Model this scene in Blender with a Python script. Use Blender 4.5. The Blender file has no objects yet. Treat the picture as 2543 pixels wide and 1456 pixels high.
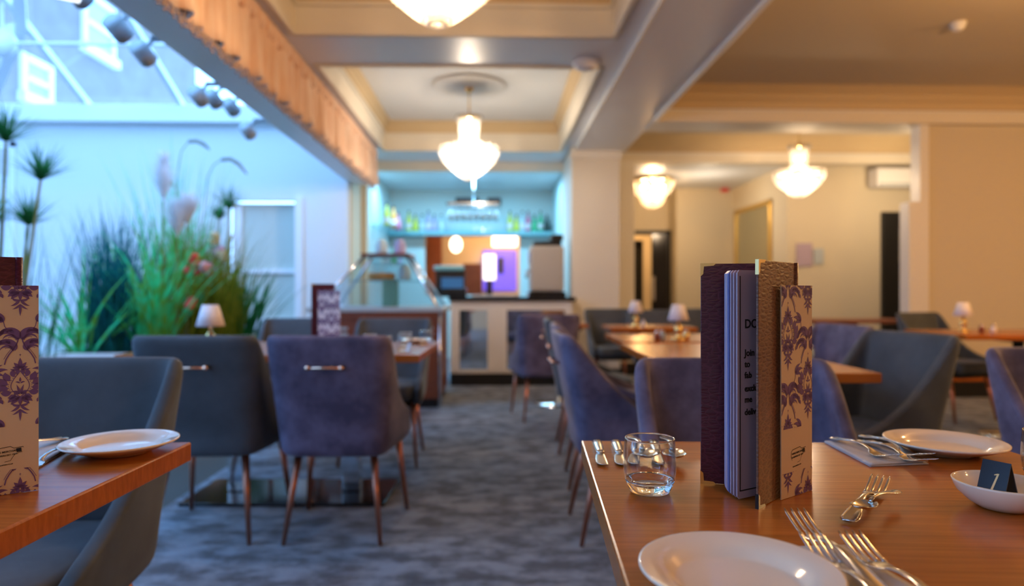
import bpy, bmesh, math, random
from math import sin, cos, pi, radians, atan2, sqrt
from mathutils import Vector, Matrix

random.seed(7)
SC = bpy.context.scene
COL = SC.collection

# ---------------------------------------------------------------- camera
F = 1660.0
TH = math.atan(46 / F)          # camera looks slightly to the right of the room's axis
CAMH = 1.03
cam = bpy.data.cameras.new('camera'); camo = bpy.data.objects.new('camera', cam); COL.objects.link(camo)
camo.location = (0, 0, CAMH); camo.rotation_euler = (radians(90), 0, -TH)
cam.sensor_width = 36.0; cam.lens = 36.0 * F / 2543.0
cam.clip_start = 0.05; cam.clip_end = 200
cam.dof.use_dof = True; cam.dof.focus_distance = 0.93; cam.dof.aperture_fstop = 2.5; cam.dof.aperture_blades = 0
SC.camera = camo

# ---------------------------------------------------------------- world, light, exposure
SC.view_settings.view_transform = 'Standard'; SC.view_settings.look = 'None'
SC.view_settings.gamma = 1.0; SC.view_settings.exposure = 0.12; SC.view_settings.use_curve_mapping = False
W = bpy.data.worlds.new('world'); SC.world = W; W.use_nodes = True
bg = W.node_tree.nodes['Background']; bg.inputs[0].default_value = (0.29, 0.56, 1.0, 1); bg.inputs[1].default_value = 5.8
SC.cycles.max_bounces = 10; SC.cycles.transparent_max_bounces = 24; SC.cycles.sample_clamp_indirect = 6
SC.cycles.caustics_reflective = False; SC.cycles.caustics_refractive = False

WARM = (1.0, 0.53, 0.19)
def lamp(name, loc, power, color=WARM, radius=0.06, label=None):
    l = bpy.data.lights.new(name, 'POINT'); l.energy = power; l.color = color; l.shadow_soft_size = radius
    o = bpy.data.objects.new(name, l); COL.objects.link(o); o.location = loc
    return o
def arealamp(name, loc, rot, sx, sy, power, color):
    l = bpy.data.lights.new(name, 'AREA'); l.shape = 'RECTANGLE'; l.size = sx; l.size_y = sy; l.energy = power; l.color = color
    o = bpy.data.objects.new(name, l); COL.objects.link(o); o.location = loc; o.rotation_euler = rot
    return o
# chandeliers of the dining room that hang behind and beside the camera
lamp('room_light', (-0.2, -2.2, 2.3), 14)
lamp('room_light', (3.6, -0.6, 2.3), 72)
lamp('room_light', (5.6, 3.0, 2.3), 120)
lamp('room_light', (3.3, 3.2, 2.45), 60)
# strip light of the bar and lamps of the rooms behind
arealamp('bar_strip_light', (-0.4, 9.3, 2.6), (0, 0, 0), 2.2, 0.25, 80, (0.30, 0.68, 1.0))
lamp('pass_room_light', (0.3, 12.2, 2.1), 55)
lamp('corridor_light', (2.7, 12.4, 2.2), 40)
lamp('hall_light', (5.0, 7.6, 2.3), 26, (1.0, .74, .46))
lamp('hall_light', (3.0, 9.3, 2.2), 14, (1.0, .84, .62))

def cw(X, Y):                    # camera-aligned ground coordinates -> room coordinates
    return (X * cos(TH) + Y * sin(TH), -X * sin(TH) + Y * cos(TH))

# ---------------------------------------------------------------- materials
def mat(name, color, rough=0.5, metal=0.0, sheen=0.0, trans=0.0, emis=None, estr=0.0, noise=None, bump=None, spec=None, coat=0.0, ior=1.45):
    m = bpy.data.materials.new(name); m.use_nodes = True
    nt = m.node_tree; b = nt.nodes['Principled BSDF']
    b.inputs['Base Color'].default_value = (*color, 1); b.inputs['Roughness'].default_value = rough
    b.inputs['Metallic'].default_value = metal; b.inputs['IOR'].default_value = ior
    b.inputs['Sheen Weight'].default_value = sheen; b.inputs['Transmission Weight'].default_value = trans
    b.inputs['Coat Weight'].default_value = coat
    if sheen: b.inputs['Sheen Roughness'].default_value = 0.35
    if spec is not None: b.inputs['Specular IOR Level'].default_value = spec
    if emis: b.inputs['Emission Color'].default_value = (*emis, 1); b.inputs['Emission Strength'].default_value = estr
    tc = nt.nodes.new('ShaderNodeTexCoord')
    if noise:                    # (second colour, scale, (sx,sy,sz) stretch, lo, hi)
        c2, sc, st, lo, hi = noise
        mp = nt.nodes.new('ShaderNodeMapping'); mp.inputs['Scale'].default_value = st
        n = nt.nodes.new('ShaderNodeTexNoise'); n.inputs['Scale'].default_value = sc; n.inputs['Detail'].default_value = 6
        n.inputs['Roughness'].default_value = 0.62
        r = nt.nodes.new('ShaderNodeValToRGB')
        r.color_ramp.elements[0].position = lo; r.color_ramp.elements[0].color = (*c2, 1)
        r.color_ramp.elements[1].position = hi; r.color_ramp.elements[1].color = (*color, 1)
        L = nt.links.new
        L(tc.outputs['Object'], mp.inputs[0]); L(mp.outputs[0], n.inputs['Vector']); L(n.outputs['Fac'], r.inputs[0]); L(r.outputs[0], b.inputs['Base Color'])
    if bump:                     # (scale, strength, stretch)
        sc, sg, st = bump
        mp = nt.nodes.new('ShaderNodeMapping'); mp.inputs['Scale'].default_value = st
        n = nt.nodes.new('ShaderNodeTexNoise'); n.inputs['Scale'].default_value = sc; n.inputs['Detail'].default_value = 4
        bp = nt.nodes.new('ShaderNodeBump'); bp.inputs['Strength'].default_value = sg; bp.inputs['Distance'].default_value = 0.01
        L = nt.links.new
        L(tc.outputs['Object'], mp.inputs[0]); L(mp.outputs[0], n.inputs['Vector']); L(n.outputs['Fac'], bp.inputs['Height']); L(bp.outputs[0], b.inputs['Normal'])
    return m

def mat_leather(name, color, crease, dark_rough=0.35):
    m = mat(name, color, rough=dark_rough)
    nt = m.node_tree; b = nt.nodes['Principled BSDF']; L = nt.links.new
    tc = nt.nodes.new('ShaderNodeTexCoord'); mp = nt.nodes.new('ShaderNodeMapping'); mp.inputs['Scale'].default_value = (70, 70, 190)
    v = nt.nodes.new('ShaderNodeTexVoronoi'); v.feature = 'DISTANCE_TO_EDGE'; v.inputs['Scale'].default_value = 1.0
    r = nt.nodes.new('ShaderNodeValToRGB'); r.color_ramp.elements[0].position = 0.0; r.color_ramp.elements[0].color = (*crease, 1)
    r.color_ramp.elements[1].position = 0.09; r.color_ramp.elements[1].color = (*color, 1)
    bp = nt.nodes.new('ShaderNodeBump'); bp.inputs['Strength'].default_value = 0.6; bp.inputs['Distance'].default_value = 0.0012
    L(tc.outputs['Object'], mp.inputs[0]); L(mp.outputs[0], v.inputs['Vector']); L(v.outputs['Distance'], r.inputs[0]); L(r.outputs[0], b.inputs['Base Color'])
    L(v.outputs['Distance'], bp.inputs['Height']); L(bp.outputs[0], b.inputs['Normal'])
    return m

def mat_pane(name, tint, gloss=0.12):
    m = bpy.data.materials.new(name); m.use_nodes = True; nt = m.node_tree; nt.nodes.clear(); L = nt.links.new
    o = nt.nodes.new('ShaderNodeOutputMaterial'); mx = nt.nodes.new('ShaderNodeMixShader'); mx.inputs[0].default_value = gloss
    t = nt.nodes.new('ShaderNodeBsdfTransparent'); t.inputs[0].default_value = (*tint, 1)
    g = nt.nodes.new('ShaderNodeBsdfGlossy'); g.inputs['Roughness'].default_value = 0.05
    L(t.outputs[0], mx.inputs[1]); L(g.outputs[0], mx.inputs[2]); L(mx.outputs[0], o.inputs[0])
    return m

def mat_thin_glass(name):
    m = bpy.data.materials.new(name); m.use_nodes = True; nt = m.node_tree; nt.nodes.clear(); L = nt.links.new
    o = nt.nodes.new('ShaderNodeOutputMaterial'); mx = nt.nodes.new('ShaderNodeMixShader'); lw = nt.nodes.new('ShaderNodeLayerWeight'); lw.inputs[0].default_value = 0.5; pw = nt.nodes.new('ShaderNodeMath'); pw.operation = 'POWER'; pw.inputs[1].default_value = 3.6; fr = nt.nodes.new('ShaderNodeMath'); fr.operation = 'MULTIPLY_ADD'; fr.inputs[1].default_value = 0.95; fr.inputs[2].default_value = 0.035; nt.links.new(lw.outputs['Facing'], pw.inputs[0]); nt.links.new(pw.outputs[0], fr.inputs[0])
    t = nt.nodes.new('ShaderNodeBsdfTransparent'); t.inputs[0].default_value = (0.985, 0.99, 0.99, 1)
    g = nt.nodes.new('ShaderNodeBsdfGlossy'); g.inputs['Roughness'].default_value = 0.01
    L(fr.outputs[0], mx.inputs[0]); L(t.outputs[0], mx.inputs[1]); L(g.outputs[0], mx.inputs[2]); L(mx.outputs[0], o.inputs[0])
    return m

def mat_crystal(name):
    m = bpy.data.materials.new(name); m.use_nodes = True; nt = m.node_tree; nt.nodes.clear(); L = nt.links.new
    o = nt.nodes.new('ShaderNodeOutputMaterial'); mx = nt.nodes.new('ShaderNodeMixShader'); mx.inputs[0].default_value = 0.35
    m2 = nt.nodes.new('ShaderNodeMixShader'); m2.inputs[0].default_value = 0.40
    t = nt.nodes.new('ShaderNodeBsdfTransparent'); t.inputs[0].default_value = (0.97, 0.97, 0.97, 1)
    tl = nt.nodes.new('ShaderNodeBsdfTranslucent'); tl.inputs[0].default_value = (0.95, 0.93, 0.9, 1)
    g = nt.nodes.new('ShaderNodeBsdfGlossy'); g.inputs['Roughness'].default_value = 0.12
    L(tl.outputs[0], mx.inputs[1]); L(g.outputs[0], mx.inputs[2]); L(mx.outputs[0], m2.inputs[1]); L(t.outputs[0], m2.inputs[2]); L(m2.outputs[0], o.inputs[0])
    return m

def mat_leaf(name, c1, c2):
    m = bpy.data.materials.new(name); m.use_nodes = True; nt = m.node_tree; nt.nodes.clear(); L = nt.links.new
    o = nt.nodes.new('ShaderNodeOutputMaterial'); mx = nt.nodes.new('ShaderNodeMixShader'); mx.inputs[0].default_value = 0.35
    tc = nt.nodes.new('ShaderNodeTexCoord'); n = nt.nodes.new('ShaderNodeTexNoise'); n.inputs['Scale'].default_value = 9.0
    r = nt.nodes.new('ShaderNodeValToRGB'); r.color_ramp.elements[0].position = 0.35; r.color_ramp.elements[0].color = (*c1, 1)
    r.color_ramp.elements[1].position = 0.65; r.color_ramp.elements[1].color = (*c2, 1)
    d = nt.nodes.new('ShaderNodeBsdfDiffuse'); t = nt.nodes.new('ShaderNodeBsdfTranslucent')
    L(tc.outputs['Object'], n.inputs['Vector']); L(n.outputs['Fac'], r.inputs[0]); L(r.outputs[0], d.inputs[0]); L(r.outputs[0], t.inputs[0])
    L(d.outputs[0], mx.inputs[1]); L(t.outputs[0], mx.inputs[2]); L(mx.outputs[0], o.inputs[0])
    return m

M = {}
M['wall'] = mat('cream_wall', (0.66, 0.58, 0.43), 0.85, bump=(60, 0.06, (1, 1, 1)))
M['wall_white'] = mat('white_wall', (0.72, 0.75, 0.76), 0.85)
M['ribbed'] = mat('ribbed_cream', (0.80, 0.76, 0.68), 0.7)
M['ceiling'] = mat('ceiling_paint', (0.70, 0.73, 0.78), 0.33, spec=0.7)
M['tray_paper'] = mat('tray_ceiling_paper', (0.76, 0.76, 0.74), 0.38, bump=(50, 0.15, (1, 1, 1)))
M['ceiling_high'] = mat('textured_ceiling', (0.58, 0.49, 0.36), 0.75, bump=(45, 0.25, (1, 1, 1)))
M['fascia'] = mat('fascia_paint', (0.76, 0.70, 0.58), 0.6)
M['cornice'] = mat('cornice_paint', (0.62, 0.47, 0.27), 0.7, bump=(40, 0.4, (1, 1, 1)))
M['trim'] = mat('white_trim', (0.78, 0.76, 0.72), 0.4)
M['gloss_white'] = mat('gloss_white', (0.80, 0.82, 0.84), 0.3)
M['carpet'] = mat('carpet', (0.25, 0.285, 0.345), 0.95, sheen=0.2, noise=((0.075, 0.08, 0.095), 7.5, (0.8, 1.3, 1), 0.40, 0.60), bump=(260, 0.5, (1, 1, 1)))
M['stone'] = mat('conservatory_floor', (0.06, 0.055, 0.05), 0.6)
M['black'] = mat('black_paint', (0.006, 0.006, 0.007), 0.45)
M['black_gloss'] = mat('black_gloss', (0.010, 0.010, 0.012), 0.12)
M['wood'] = mat('table_wood', (0.47, 0.130, 0.015), 0.24, noise=((0.30, 0.080, 0.009), 9.0, (0.5, 14, 3), 0.30, 0.66), bump=(14, 0.018, (1, 26, 8)), spec=0.38, coat=0.08)
M['wood_dark'] = mat('red_brown_wood', (0.26, 0.075, 0.032), 0.35, noise=((0.14, 0.036, 0.016), 7.0, (1.5, 14, 14), 0.3, 0.7))
M['velvet_grey'] = mat('grey_velvet', (0.082, 0.100, 0.124), 0.7, sheen=0.22, noise=((0.050, 0.060, 0.074), 5.0, (1, 1, 1), 0.35, 0.7))
M['velvet_purple'] = mat('mauve_velvet', (0.160, 0.138, 0.230), 0.7, sheen=0.25, noise=((0.070, 0.060, 0.112), 9.0, (1, 1, 1), 0.38, 0.64))
M['seat_under'] = mat('seat_underside', (0.015, 0.014, 0.014), 0.8)
M['copper'] = mat('copper_metal', (0.48, 0.19, 0.12), 0.30, metal=0.85)
M['rose_gold'] = mat('rose_gold', (0.90, 0.52, 0.36), 0.15, metal=1.0)
M['chrome'] = mat('chrome', (0.80, 0.82, 0.85), 0.10, metal=1.0)
M['steel'] = mat('polished_steel', (0.66, 0.64, 0.61), 0.17, metal=1.0)
M['brass'] = mat('brass', (0.85, 0.62, 0.25), 0.18, metal=1.0)
M['glass'] = mat('clear_glass', (1, 1, 1), 0.0, trans=1.0, ior=1.48)
M['thin_glass'] = mat_thin_glass('thin_clear_glass')
M['china'] = mat('cream_china', (0.84, 0.70, 0.56), 0.12, coat=0.4)
M['napkin'] = mat('napkin_paper', (0.52, 0.50, 0.52), 0.9, bump=(300, 0.2, (1, 1, 1)))
M['burgundy'] = mat_leather('burgundy_leather', (0.060, 0.006, 0.020), (0.10, 0.016, 0.035), 0.32)
M['burgundy_lit_brown'] = mat_leather('burgundy_lit_brown', (0.115, 0.042, 0.022), (0.21, 0.09, 0.05), 0.36)  # burgundy leather with the warm light on it put into the colour
M['gold'] = mat('gold_metal', (0.80, 0.58, 0.26), 0.22, metal=1.0)
M['page'] = mat('laminated_page', (0.46, 0.36, 0.46), 0.22)
M['page_blue'] = mat('blue_page_edge', (0.20, 0.25, 0.60), 0.3)
M['ink'] = mat('black_ink', (0.012, 0.010, 0.014), 0.6)
M['card'] = mat('cream_card', (0.62, 0.44, 0.29), 0.55)
M['card_white'] = mat('pale_card', (0.75, 0.70, 0.74), 0.55)
M['damask'] = mat('purple_damask_ink', (0.150, 0.070, 0.200), 0.5)
M['navy'] = mat('navy_board', (0.008, 0.012, 0.024), 0.35)
M['gold_ink'] = mat('gold_ink', (0.75, 0.58, 0.28), 0.4)
M['peach'] = mat('peach_fabric', (0.92, 0.72, 0.58), 0.8, sheen=0.3, noise=((0.82, 0.50, 0.32), 5.0, (1, 7, 0.5), 0.35, 0.65))
M['fringe'] = mat('bead_fringe', (0.40, 0.38, 0.42), 0.5, noise=((0.55, 0.33, 0.20), 60.0, (1, 1, 1), 0.4, 0.6))
M['crystal'] = mat_crystal('crystal')
M['bulb'] = mat('lit_bulb', (1, 0.9, 0.7), 0.5, emis=(1.0, 0.78, 0.52), estr=45)
M['bulb_dim'] = mat('dim_lit_bulb', (1, 0.9, 0.7), 0.5, emis=(1.0, 0.78, 0.52), estr=9)
M['pane'] = mat_pane('roof_glass', (0.88, 0.95, 1.0), 0.07)
M['case_glass'] = mat_pane('case_glass', (0.80, 0.88, 0.90), 0.10)
M['mirror'] = mat('mirror_glass', (0.70, 0.74, 0.74), 0.04, metal=1.0)
M['mirror_aged'] = mat('dull_mirror', (0.60, 0.62, 0.52), 0.16, metal=1.0)
M['frosted'] = mat('frosted_panel', (0.52, 0.56, 0.50), 0.35)
M['brick'] = mat('grey_brick', (0.25, 0.225, 0.22), 0.9, noise=((0.20, 0.17, 0.165), 2.0, (1, 1, 1), 0.3, 0.7))
M['bright_glass'] = mat('house_window_glass', (0.40, 0.55, 0.60), 0.2)
M['shade'] = mat('lamp_shade_fabric', (0.80, 0.76, 0.80), 0.8)
M['plastic'] = mat('white_plastic', (0.78, 0.78, 0.80), 0.4)
M['spot'] = mat('grey_spotlight', (0.45, 0.50, 0.53), 0.45)
M['teal'] = mat('teal_shelf', (0.16, 0.40, 0.44), 0.4)
M['teal_wall'] = mat('bar_wall', (0.52, 0.66, 0.66), 0.6)
M['beige_metal'] = mat('beige_machine', (0.42, 0.39, 0.36), 0.35)
M['screen_blue'] = mat('till_screen', (0.02, 0.05, 0.09), 0.3, emis=(0.02, 0.16, 0.42), estr=0.5)
M['purple_lit'] = mat('purple_screen', (0.1, 0.08, 0.5), 0.4, emis=(0.16, 0.11, 1.0), estr=0.9)
M['white_lit'] = mat('lit_white', (1, 1, 1), 0.4, emis=(0.85, 0.93, 1.0), estr=1.6)
M['warm_lit'] = mat('lit_warm', (1, 0.9, 0.8), 0.4, emis=(1.0, 0.80, 0.58), estr=4.5)
M['gold_frame'] = mat('gold_frame', (0.62, 0.42, 0.12), 0.35, metal=0.7)
M['red'] = mat('red_plastic', (0.65, 0.05, 0.04), 0.4)
M['green_sign'] = mat('green_sign', (0.02, 0.38, 0.14), 0.5)
M['cake'] = mat('sponge_cake', (0.60, 0.28, 0.08), 0.8)
M['pink'] = mat('pink_cream', (0.62, 0.16, 0.10), 0.6)
M['green_box'] = mat('green_carton', (0.08, 0.36, 0.30), 0.5)
M['leaf_green'] = mat_leaf('green_leaf', (0.16, 0.38, 0.04), (0.06, 0.78, 0.36))
M['leaf_teal'] = mat_leaf('teal_leaf', (0.010, 0.085, 0.12), (0.015, 0.20, 0.19))
M['leaf_olive'] = mat_leaf('olive_leaf', (0.10, 0.16, 0.012), (0.26, 0.26, 0.03))
M['leaf_dark'] = mat_leaf('dark_leaf', (0.02, 0.10, 0.03), (0.03, 0.22, 0.06))
M['stem_tan'] = mat_leaf('tan_stem', (0.20, 0.22, 0.08), (0.34, 0.34, 0.14))
M['plume'] = mat_leaf('pale_plume', (0.80, 0.80, 0.82), (0.88, 0.88, 0.90))
M['seedhead'] = mat_leaf('seed_head', (0.30, 0.28, 0.22), (0.42, 0.40, 0.32))
M['flower_red'] = mat_leaf('coral_flower', (0.85, 0.14, 0.10), (0.85, 0.22, 0.16))
M['flower_pink'] = mat_leaf('pink_flower', (0.75, 0.42, 0.55), (0.80, 0.55, 0.50))
M['flower_cream'] = mat_leaf('cream_flower', (0.85, 0.70, 0.42), (0.85, 0.78, 0.55))
def bottle_mat(n, c): return mat(n, c, 0.15, trans=0.25, emis=c, estr=0.0)
M['b_yellow'] = bottle_mat('yellow_bottle', (0.75, 0.80, 0.08)); M['b_orange'] = bottle_mat('orange_bottle', (0.85, 0.35, 0.05))
M['b_green'] = bottle_mat('green_bottle', (0.06, 0.55, 0.25)); M['b_clear'] = bottle_mat('clear_bottle', (0.60, 0.78, 0.85))
M['b_pink'] = bottle_mat('pink_bottle', (0.75, 0.20, 0.35)); M['b_dark'] = bottle_mat('dark_bottle', (0.02, 0.05, 0.04)); M['b_violet'] = bottle_mat('violet_bottle', (0.55, 0.50, 0.80))

# ---------------------------------------------------------------- mesh helpers
class MB:
    def __init__(s): s.v = []; s.f = []; s.sm = []
    def add(s, vs, fs, smooth=True):
        n = len(s.v); s.v += [tuple(p) for p in vs]; s.f += [tuple(i + n for i in f) for f in fs]; s.sm += [smooth] * len(fs); return s
    def box(s, x0, x1, y0, y1, z0, z1):
        return s.add([(x0,y0,z0),(x1,y0,z0),(x1,y1,z0),(x0,y1,z0),(x0,y0,z1),(x1,y0,z1),(x1,y1,z1),(x0,y1,z1)],
              [(0,3,2,1),(4,5,6,7),(0,1,5,4),(1,2,6,5),(2,3,7,6),(3,0,4,7)], False)
    def prism(s, pts, z0, z1):       # polygon in xy, counter-clockwise
        n = len(pts)
        return s.add([(x,y,z0) for x,y in pts] + [(x,y,z1) for x,y in pts],
              [tuple(range(n-1,-1,-1)), tuple(range(n,2*n))] + [(i,(i+1)%n,(i+1)%n+n,i+n) for i in range(n)], False)
    def rings(s, rs, cap=True, smooth=True, closed=True):
        n = len(rs[0]); vs = [p for r in rs for p in r]; fs = []
        for i in range(len(rs)-1):
            for j in range(n if closed else n-1):
                a = i*n+j; b = i*n+(j+1)%n; fs.append((a,b,b+n,a+n))
        if cap: fs.append(tuple(range(n-1,-1,-1))); fs.append(tuple((len(rs)-1)*n+j for j in range(n)))
        return s.add(vs, fs, smooth)
    def lathe(s, prof, seg=32, c=(0,0,0), sx=1, sy=1, cap=True):
        return s.rings([[(c[0]+r*sx*cos(2*pi*j/seg), c[1]+r*sy*sin(2*pi*j/seg), c[2]+z) for j in range(seg)] for r,z in prof], cap)
    def tube(s, pts, rad, seg=10, cap=True):
        rs = []; pts = [Vector(p) for p in pts]
        for i,p in enumerate(pts):
            d = (pts[min(i+1,len(pts)-1)] - pts[max(i-1,0)]).normalized()
            u = d.cross(Vector((0,0,1)));
            if u.length < 0.05: u = d.cross(Vector((0,1,0)))
            u.normalize(); w = d.cross(u); r = rad[i] if isinstance(rad,(list,tuple)) else rad
            rs.append([tuple(p + u*(r*cos(2*pi*j/seg)) + w*(r*sin(2*pi*j/seg))) for j in range(seg)])
        return s.rings([list(reversed(r)) for r in rs], cap)
    def ball(s, c, r, seg=8, rg=5, sx=1, sy=1, sz=1):
        vs = [(c[0],c[1],c[2]-r*sz)]; fs = []
        for i in range(1,rg):
            a = -pi/2+pi*i/rg
            for j in range(seg): vs.append((c[0]+r*sx*cos(a)*cos(2*pi*j/seg), c[1]+r*sy*cos(a)*sin(2*pi*j/seg), c[2]+r*sz*sin(a)))
        vs.append((c[0],c[1],c[2]+r*sz)); t = len(vs)-1
        for j in range(seg): fs.append((0,1+(j+1)%seg,1+j)); fs.append((t, 1+(rg-2)*seg+j, 1+(rg-2)*seg+(j+1)%seg))
        for i in range(rg-2):
            for j in range(seg): a=1+i*seg+j; b=1+i*seg+(j+1)%seg; fs.append((a,b,b+seg,a+seg))
        return s.add(vs, fs)
    def xf(s, mx):
        s.v = [tuple(mx @ Vector(p)) for p in s.v]; return s
    def build(s, name, m, parent=None, loc=None, bevel=0, bseg=2, subsurf=0, solid=0, clean=False):
        me = bpy.data.meshes.new(name); me.from_pydata(s.v, [], s.f); me.polygons.foreach_set('use_smooth', s.sm)
        me.materials.append(M[m] if isinstance(m,str) else m)
        if clean:
            b = bmesh.new(); b.from_mesh(me); bmesh.ops.recalc_face_normals(b, faces=b.faces); b.to_mesh(me); b.free()
        me.update()
        o = bpy.data.objects.new(name, me); COL.objects.link(o)
        if parent: o.parent = parent
        if loc: o.location = loc
        if solid: k = o.modifiers.new('solid','SOLIDIFY'); k.thickness = solid; k.offset = -1; k.use_even_offset = True
        if bevel: k = o.modifiers.new('bevel','BEVEL'); k.width = bevel; k.segments = bseg; k.limit_method = 'ANGLE'
        if subsurf: k = o.modifiers.new('sub','SUBSURF'); k.levels = subsurf; k.render_levels = subsurf
        return o

def tag(o, label, cat, group=None):
    o['label'] = label; o['category'] = cat
    if group: o['group'] = group
    elif 'group' in o: del o['group']
    return o
def struct(o): o['kind'] = 'structure'; return o
def empty(name, loc, rz=0.0, label=None, cat=None, group=None):
    o = bpy.data.objects.new(name, None); o.empty_display_size = 0.05; COL.objects.link(o); o.location = loc; o.rotation_euler = (0,0,rz)
    if label: tag(o, label, cat, group)
    return o
def kids(o): return [c for c in COL.objects if c.parent == o]
def copy_tree(o, parent=None):
    c = o.copy(); COL.objects.link(c); c.parent = parent
    for k in kids(o): copy_tree(k, c)
    return c
def place(proto, used, loc, rz, label, group=None):
    o = proto if not used else copy_tree(proto)
    used.append(1); o.location = loc; o.rotation_euler = (0,0,rz); o['label'] = label
    if group: o['group'] = group
    return o
def text_mesh(name, body, size, m, parent, mx, align='LEFT', bold=0.0, shear=0.0, extr=0.0002, sx=1.0):
    cu = bpy.data.curves.new(name,'FONT'); cu.body = body; cu.size = size; cu.extrude = extr; cu.offset = bold; cu.shear = shear; cu.align_x = align; cu.resolution_u = 3
    t = bpy.data.objects.new(name, cu); COL.objects.link(t); bpy.context.view_layer.update()
    me = bpy.data.meshes.new_from_object(t); bpy.data.objects.remove(t)
    me.transform(Matrix.Diagonal((sx,1,1,1))); me.transform(mx); me.materials.clear(); me.materials.append(M[m])
    o = bpy.data.objects.new(name, me); COL.objects.link(o); o.parent = parent
    return o
# ================================================================ the room
# floor
struct(MB().box(-1.58, 8.0, -4, 13.5, -0.05, 0.0).build('floor', 'carpet'))
struct(MB().box(-7.6, -1.58, -4, 8.0, -0.05, 0.0).build('floor', 'stone'))

SOF, BEAM, HIGH = 2.75, 2.70, 3.0
def struct_box(name, m, *b, bevel=0): return struct(MB().box(*b).build(name, m, bevel=bevel))

# --- the coffered ceiling over the aisle: soffit strips round two recessed trays
TX0, TX1 = -1.33, 0.82
trays = [(1.14, 4.46), (5.07, 8.07)]
m = MB()
m.box(-1.46, TX0, -4, 8.8, SOF, SOF+0.45); m.box(TX1, 0.96, -4, 8.8, SOF, SOF+0.45)
ys = [-4, trays[0][0], trays[0][1], trays[1][0], trays[1][1], 8.8]
for a, b in ((ys[0], ys[1]), (ys[2], ys[3]), (ys[4], ys[5])): m.box(TX0, TX1, a, b, SOF, SOF+0.45)
struct(m.build('ceiling', 'ceiling'))
def ring(x0, x1, y0, y1, i, z): return [(x0+i, y0+i, z), (x0+i, y1-i, z), (x1-i, y1-i, z), (x1-i, y0+i, z)]
for (a, b) in trays:
    f = MB()
    f.rings([ring(TX0, TX1, a, b, i, z) for i, z in ((-0.012, SOF-0.012), (0.018, SOF-0.012), (0.022, SOF+0.02), (0.028, 2.915), (0.05, 2.92), (0.05, 2.945))], cap=False, smooth=False)
    f.rings([ring(TX0, TX1, a, b, i, z) for i, z in ((0.05, 2.945), (-0.02, 2.945), (-0.02, SOF-0.012))], cap=False, smooth=False)
    struct(f.build('trim_1', 'fascia'))
    f = MB()
    f.rings([ring(TX0, TX1, a, b, i, z) for i, z in ((0.03, 2.945), (0.035, 2.975), (0.05, 2.985), (0.06, 3.02), (0.085, 3.045), (0.09, 3.06), (0.11, 3.08))], cap=False, smooth=False)
    struct(f.build('trim_2', 'cornice'))
    struct_box('ceiling', 'tray_paper', TX0, TX1, a, b, 3.08, 3.18)
# --- long beam right of the trays, with its edge moulding
struct_box('ceiling', 'ceiling', 0.96, 1.55, -4, 8.9, BEAM, 3.2)
struct_box('ceiling', 'ceiling', -1.70, -1.46, 8.0, 8.86, SOF, 3.2)
struct_box('ceiling', 'ceiling', 0.90, 1.06, 7.80, 8.9, SOF, 3.2)
m = MB(); m.box(1.535, 1.575, -4, 6.42, BEAM-0.022, BEAM+0.03); m.box(0.955, 0.975, -4, 7.8, BEAM-0.006, SOF)
struct(m.build('trim_3', 'trim', bevel=0.006))
# --- higher ceiling on the right with two cross beams
struct_box('ceiling', 'ceiling_high', 1.55, 8.0, -4, 8.5, HIGH, HIGH+0.1)
def cornice_y(y, z0, z1, x0, x1, out):      # moulding running along x, stepping toward the viewer as it rises
    p = [(0, z0), (0.02, z0+0.01), (0.03, z0+0.06), (0.07, z0+0.10), (0.09, z0+0.13), (0.16, z1-0.02), (0.20, z1)]
    return MB().rings([[(x, y - o, z) for o, z in p] + [(x, y, z1)] for x in (x0, x1)], smooth=False)
for yb, ye, in ((6.42, 6.82), (8.42, 8.62)):
    struct_box('ceiling', 'fascia', 1.55, 8.0, yb, ye, BEAM-0.01, HIGH+0.05)
    struct(cornice_y(yb, 2.81, HIGH, 1.55, 8.0, 0.2).build('trim_4', 'cornice', clean=True))
    struct(MB().box(1.55, 8.0, yb-0.012, yb, 2.795, 2.812).build('trim_5', 'trim'))
struct_box('ceiling', 'ceiling', 0.98, 8.0, 8.62, 13.5, BEAM, BEAM+0.1)

# --- ribbed column and pilaster at the corner of the bar
def ribbed_column(name, x0, x1, y0, y1, z1, label=None):
    m = MB().box(x0, x1, y0, y1, 0.0, z1); n = int((x1-x0)/0.032)
    for i in range(n):
        x = x0 + (i+0.5)*(x1-x0)/n; m.box(x-0.009, x+0.009, y0-0.006, y0, 0.15, z1-0.1)
    o = m.build(name, 'ribbed')
    return struct(o)
ribbed_column('wall_column', 0.916, 1.48, 7.8, 8.84, SOF)
ribbed_column('wall_pilaster', 1.60, 1.78, 8.40, 8.62, BEAM)
struct(MB().box(0.90, 1.50, 7.775, 7.80, 2.60, BEAM).build('trim_6', 'trim', bevel=0.004))
struct(MB().box(0.905, 1.49, 7.78, 7.80, 0.0, 0.14).build('baseboard_column', 'black'))
struct(MB().box(1.60, 1.80, 8.37, 8.40, 0.0, 0.15).build('baseboard_pilaster', 'black'))

# --- beam between dining room and conservatory
struct_box('ceiling', 'gloss_white', -1.70, -1.462, -4, 8.0, 2.32, 3.3)
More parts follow.
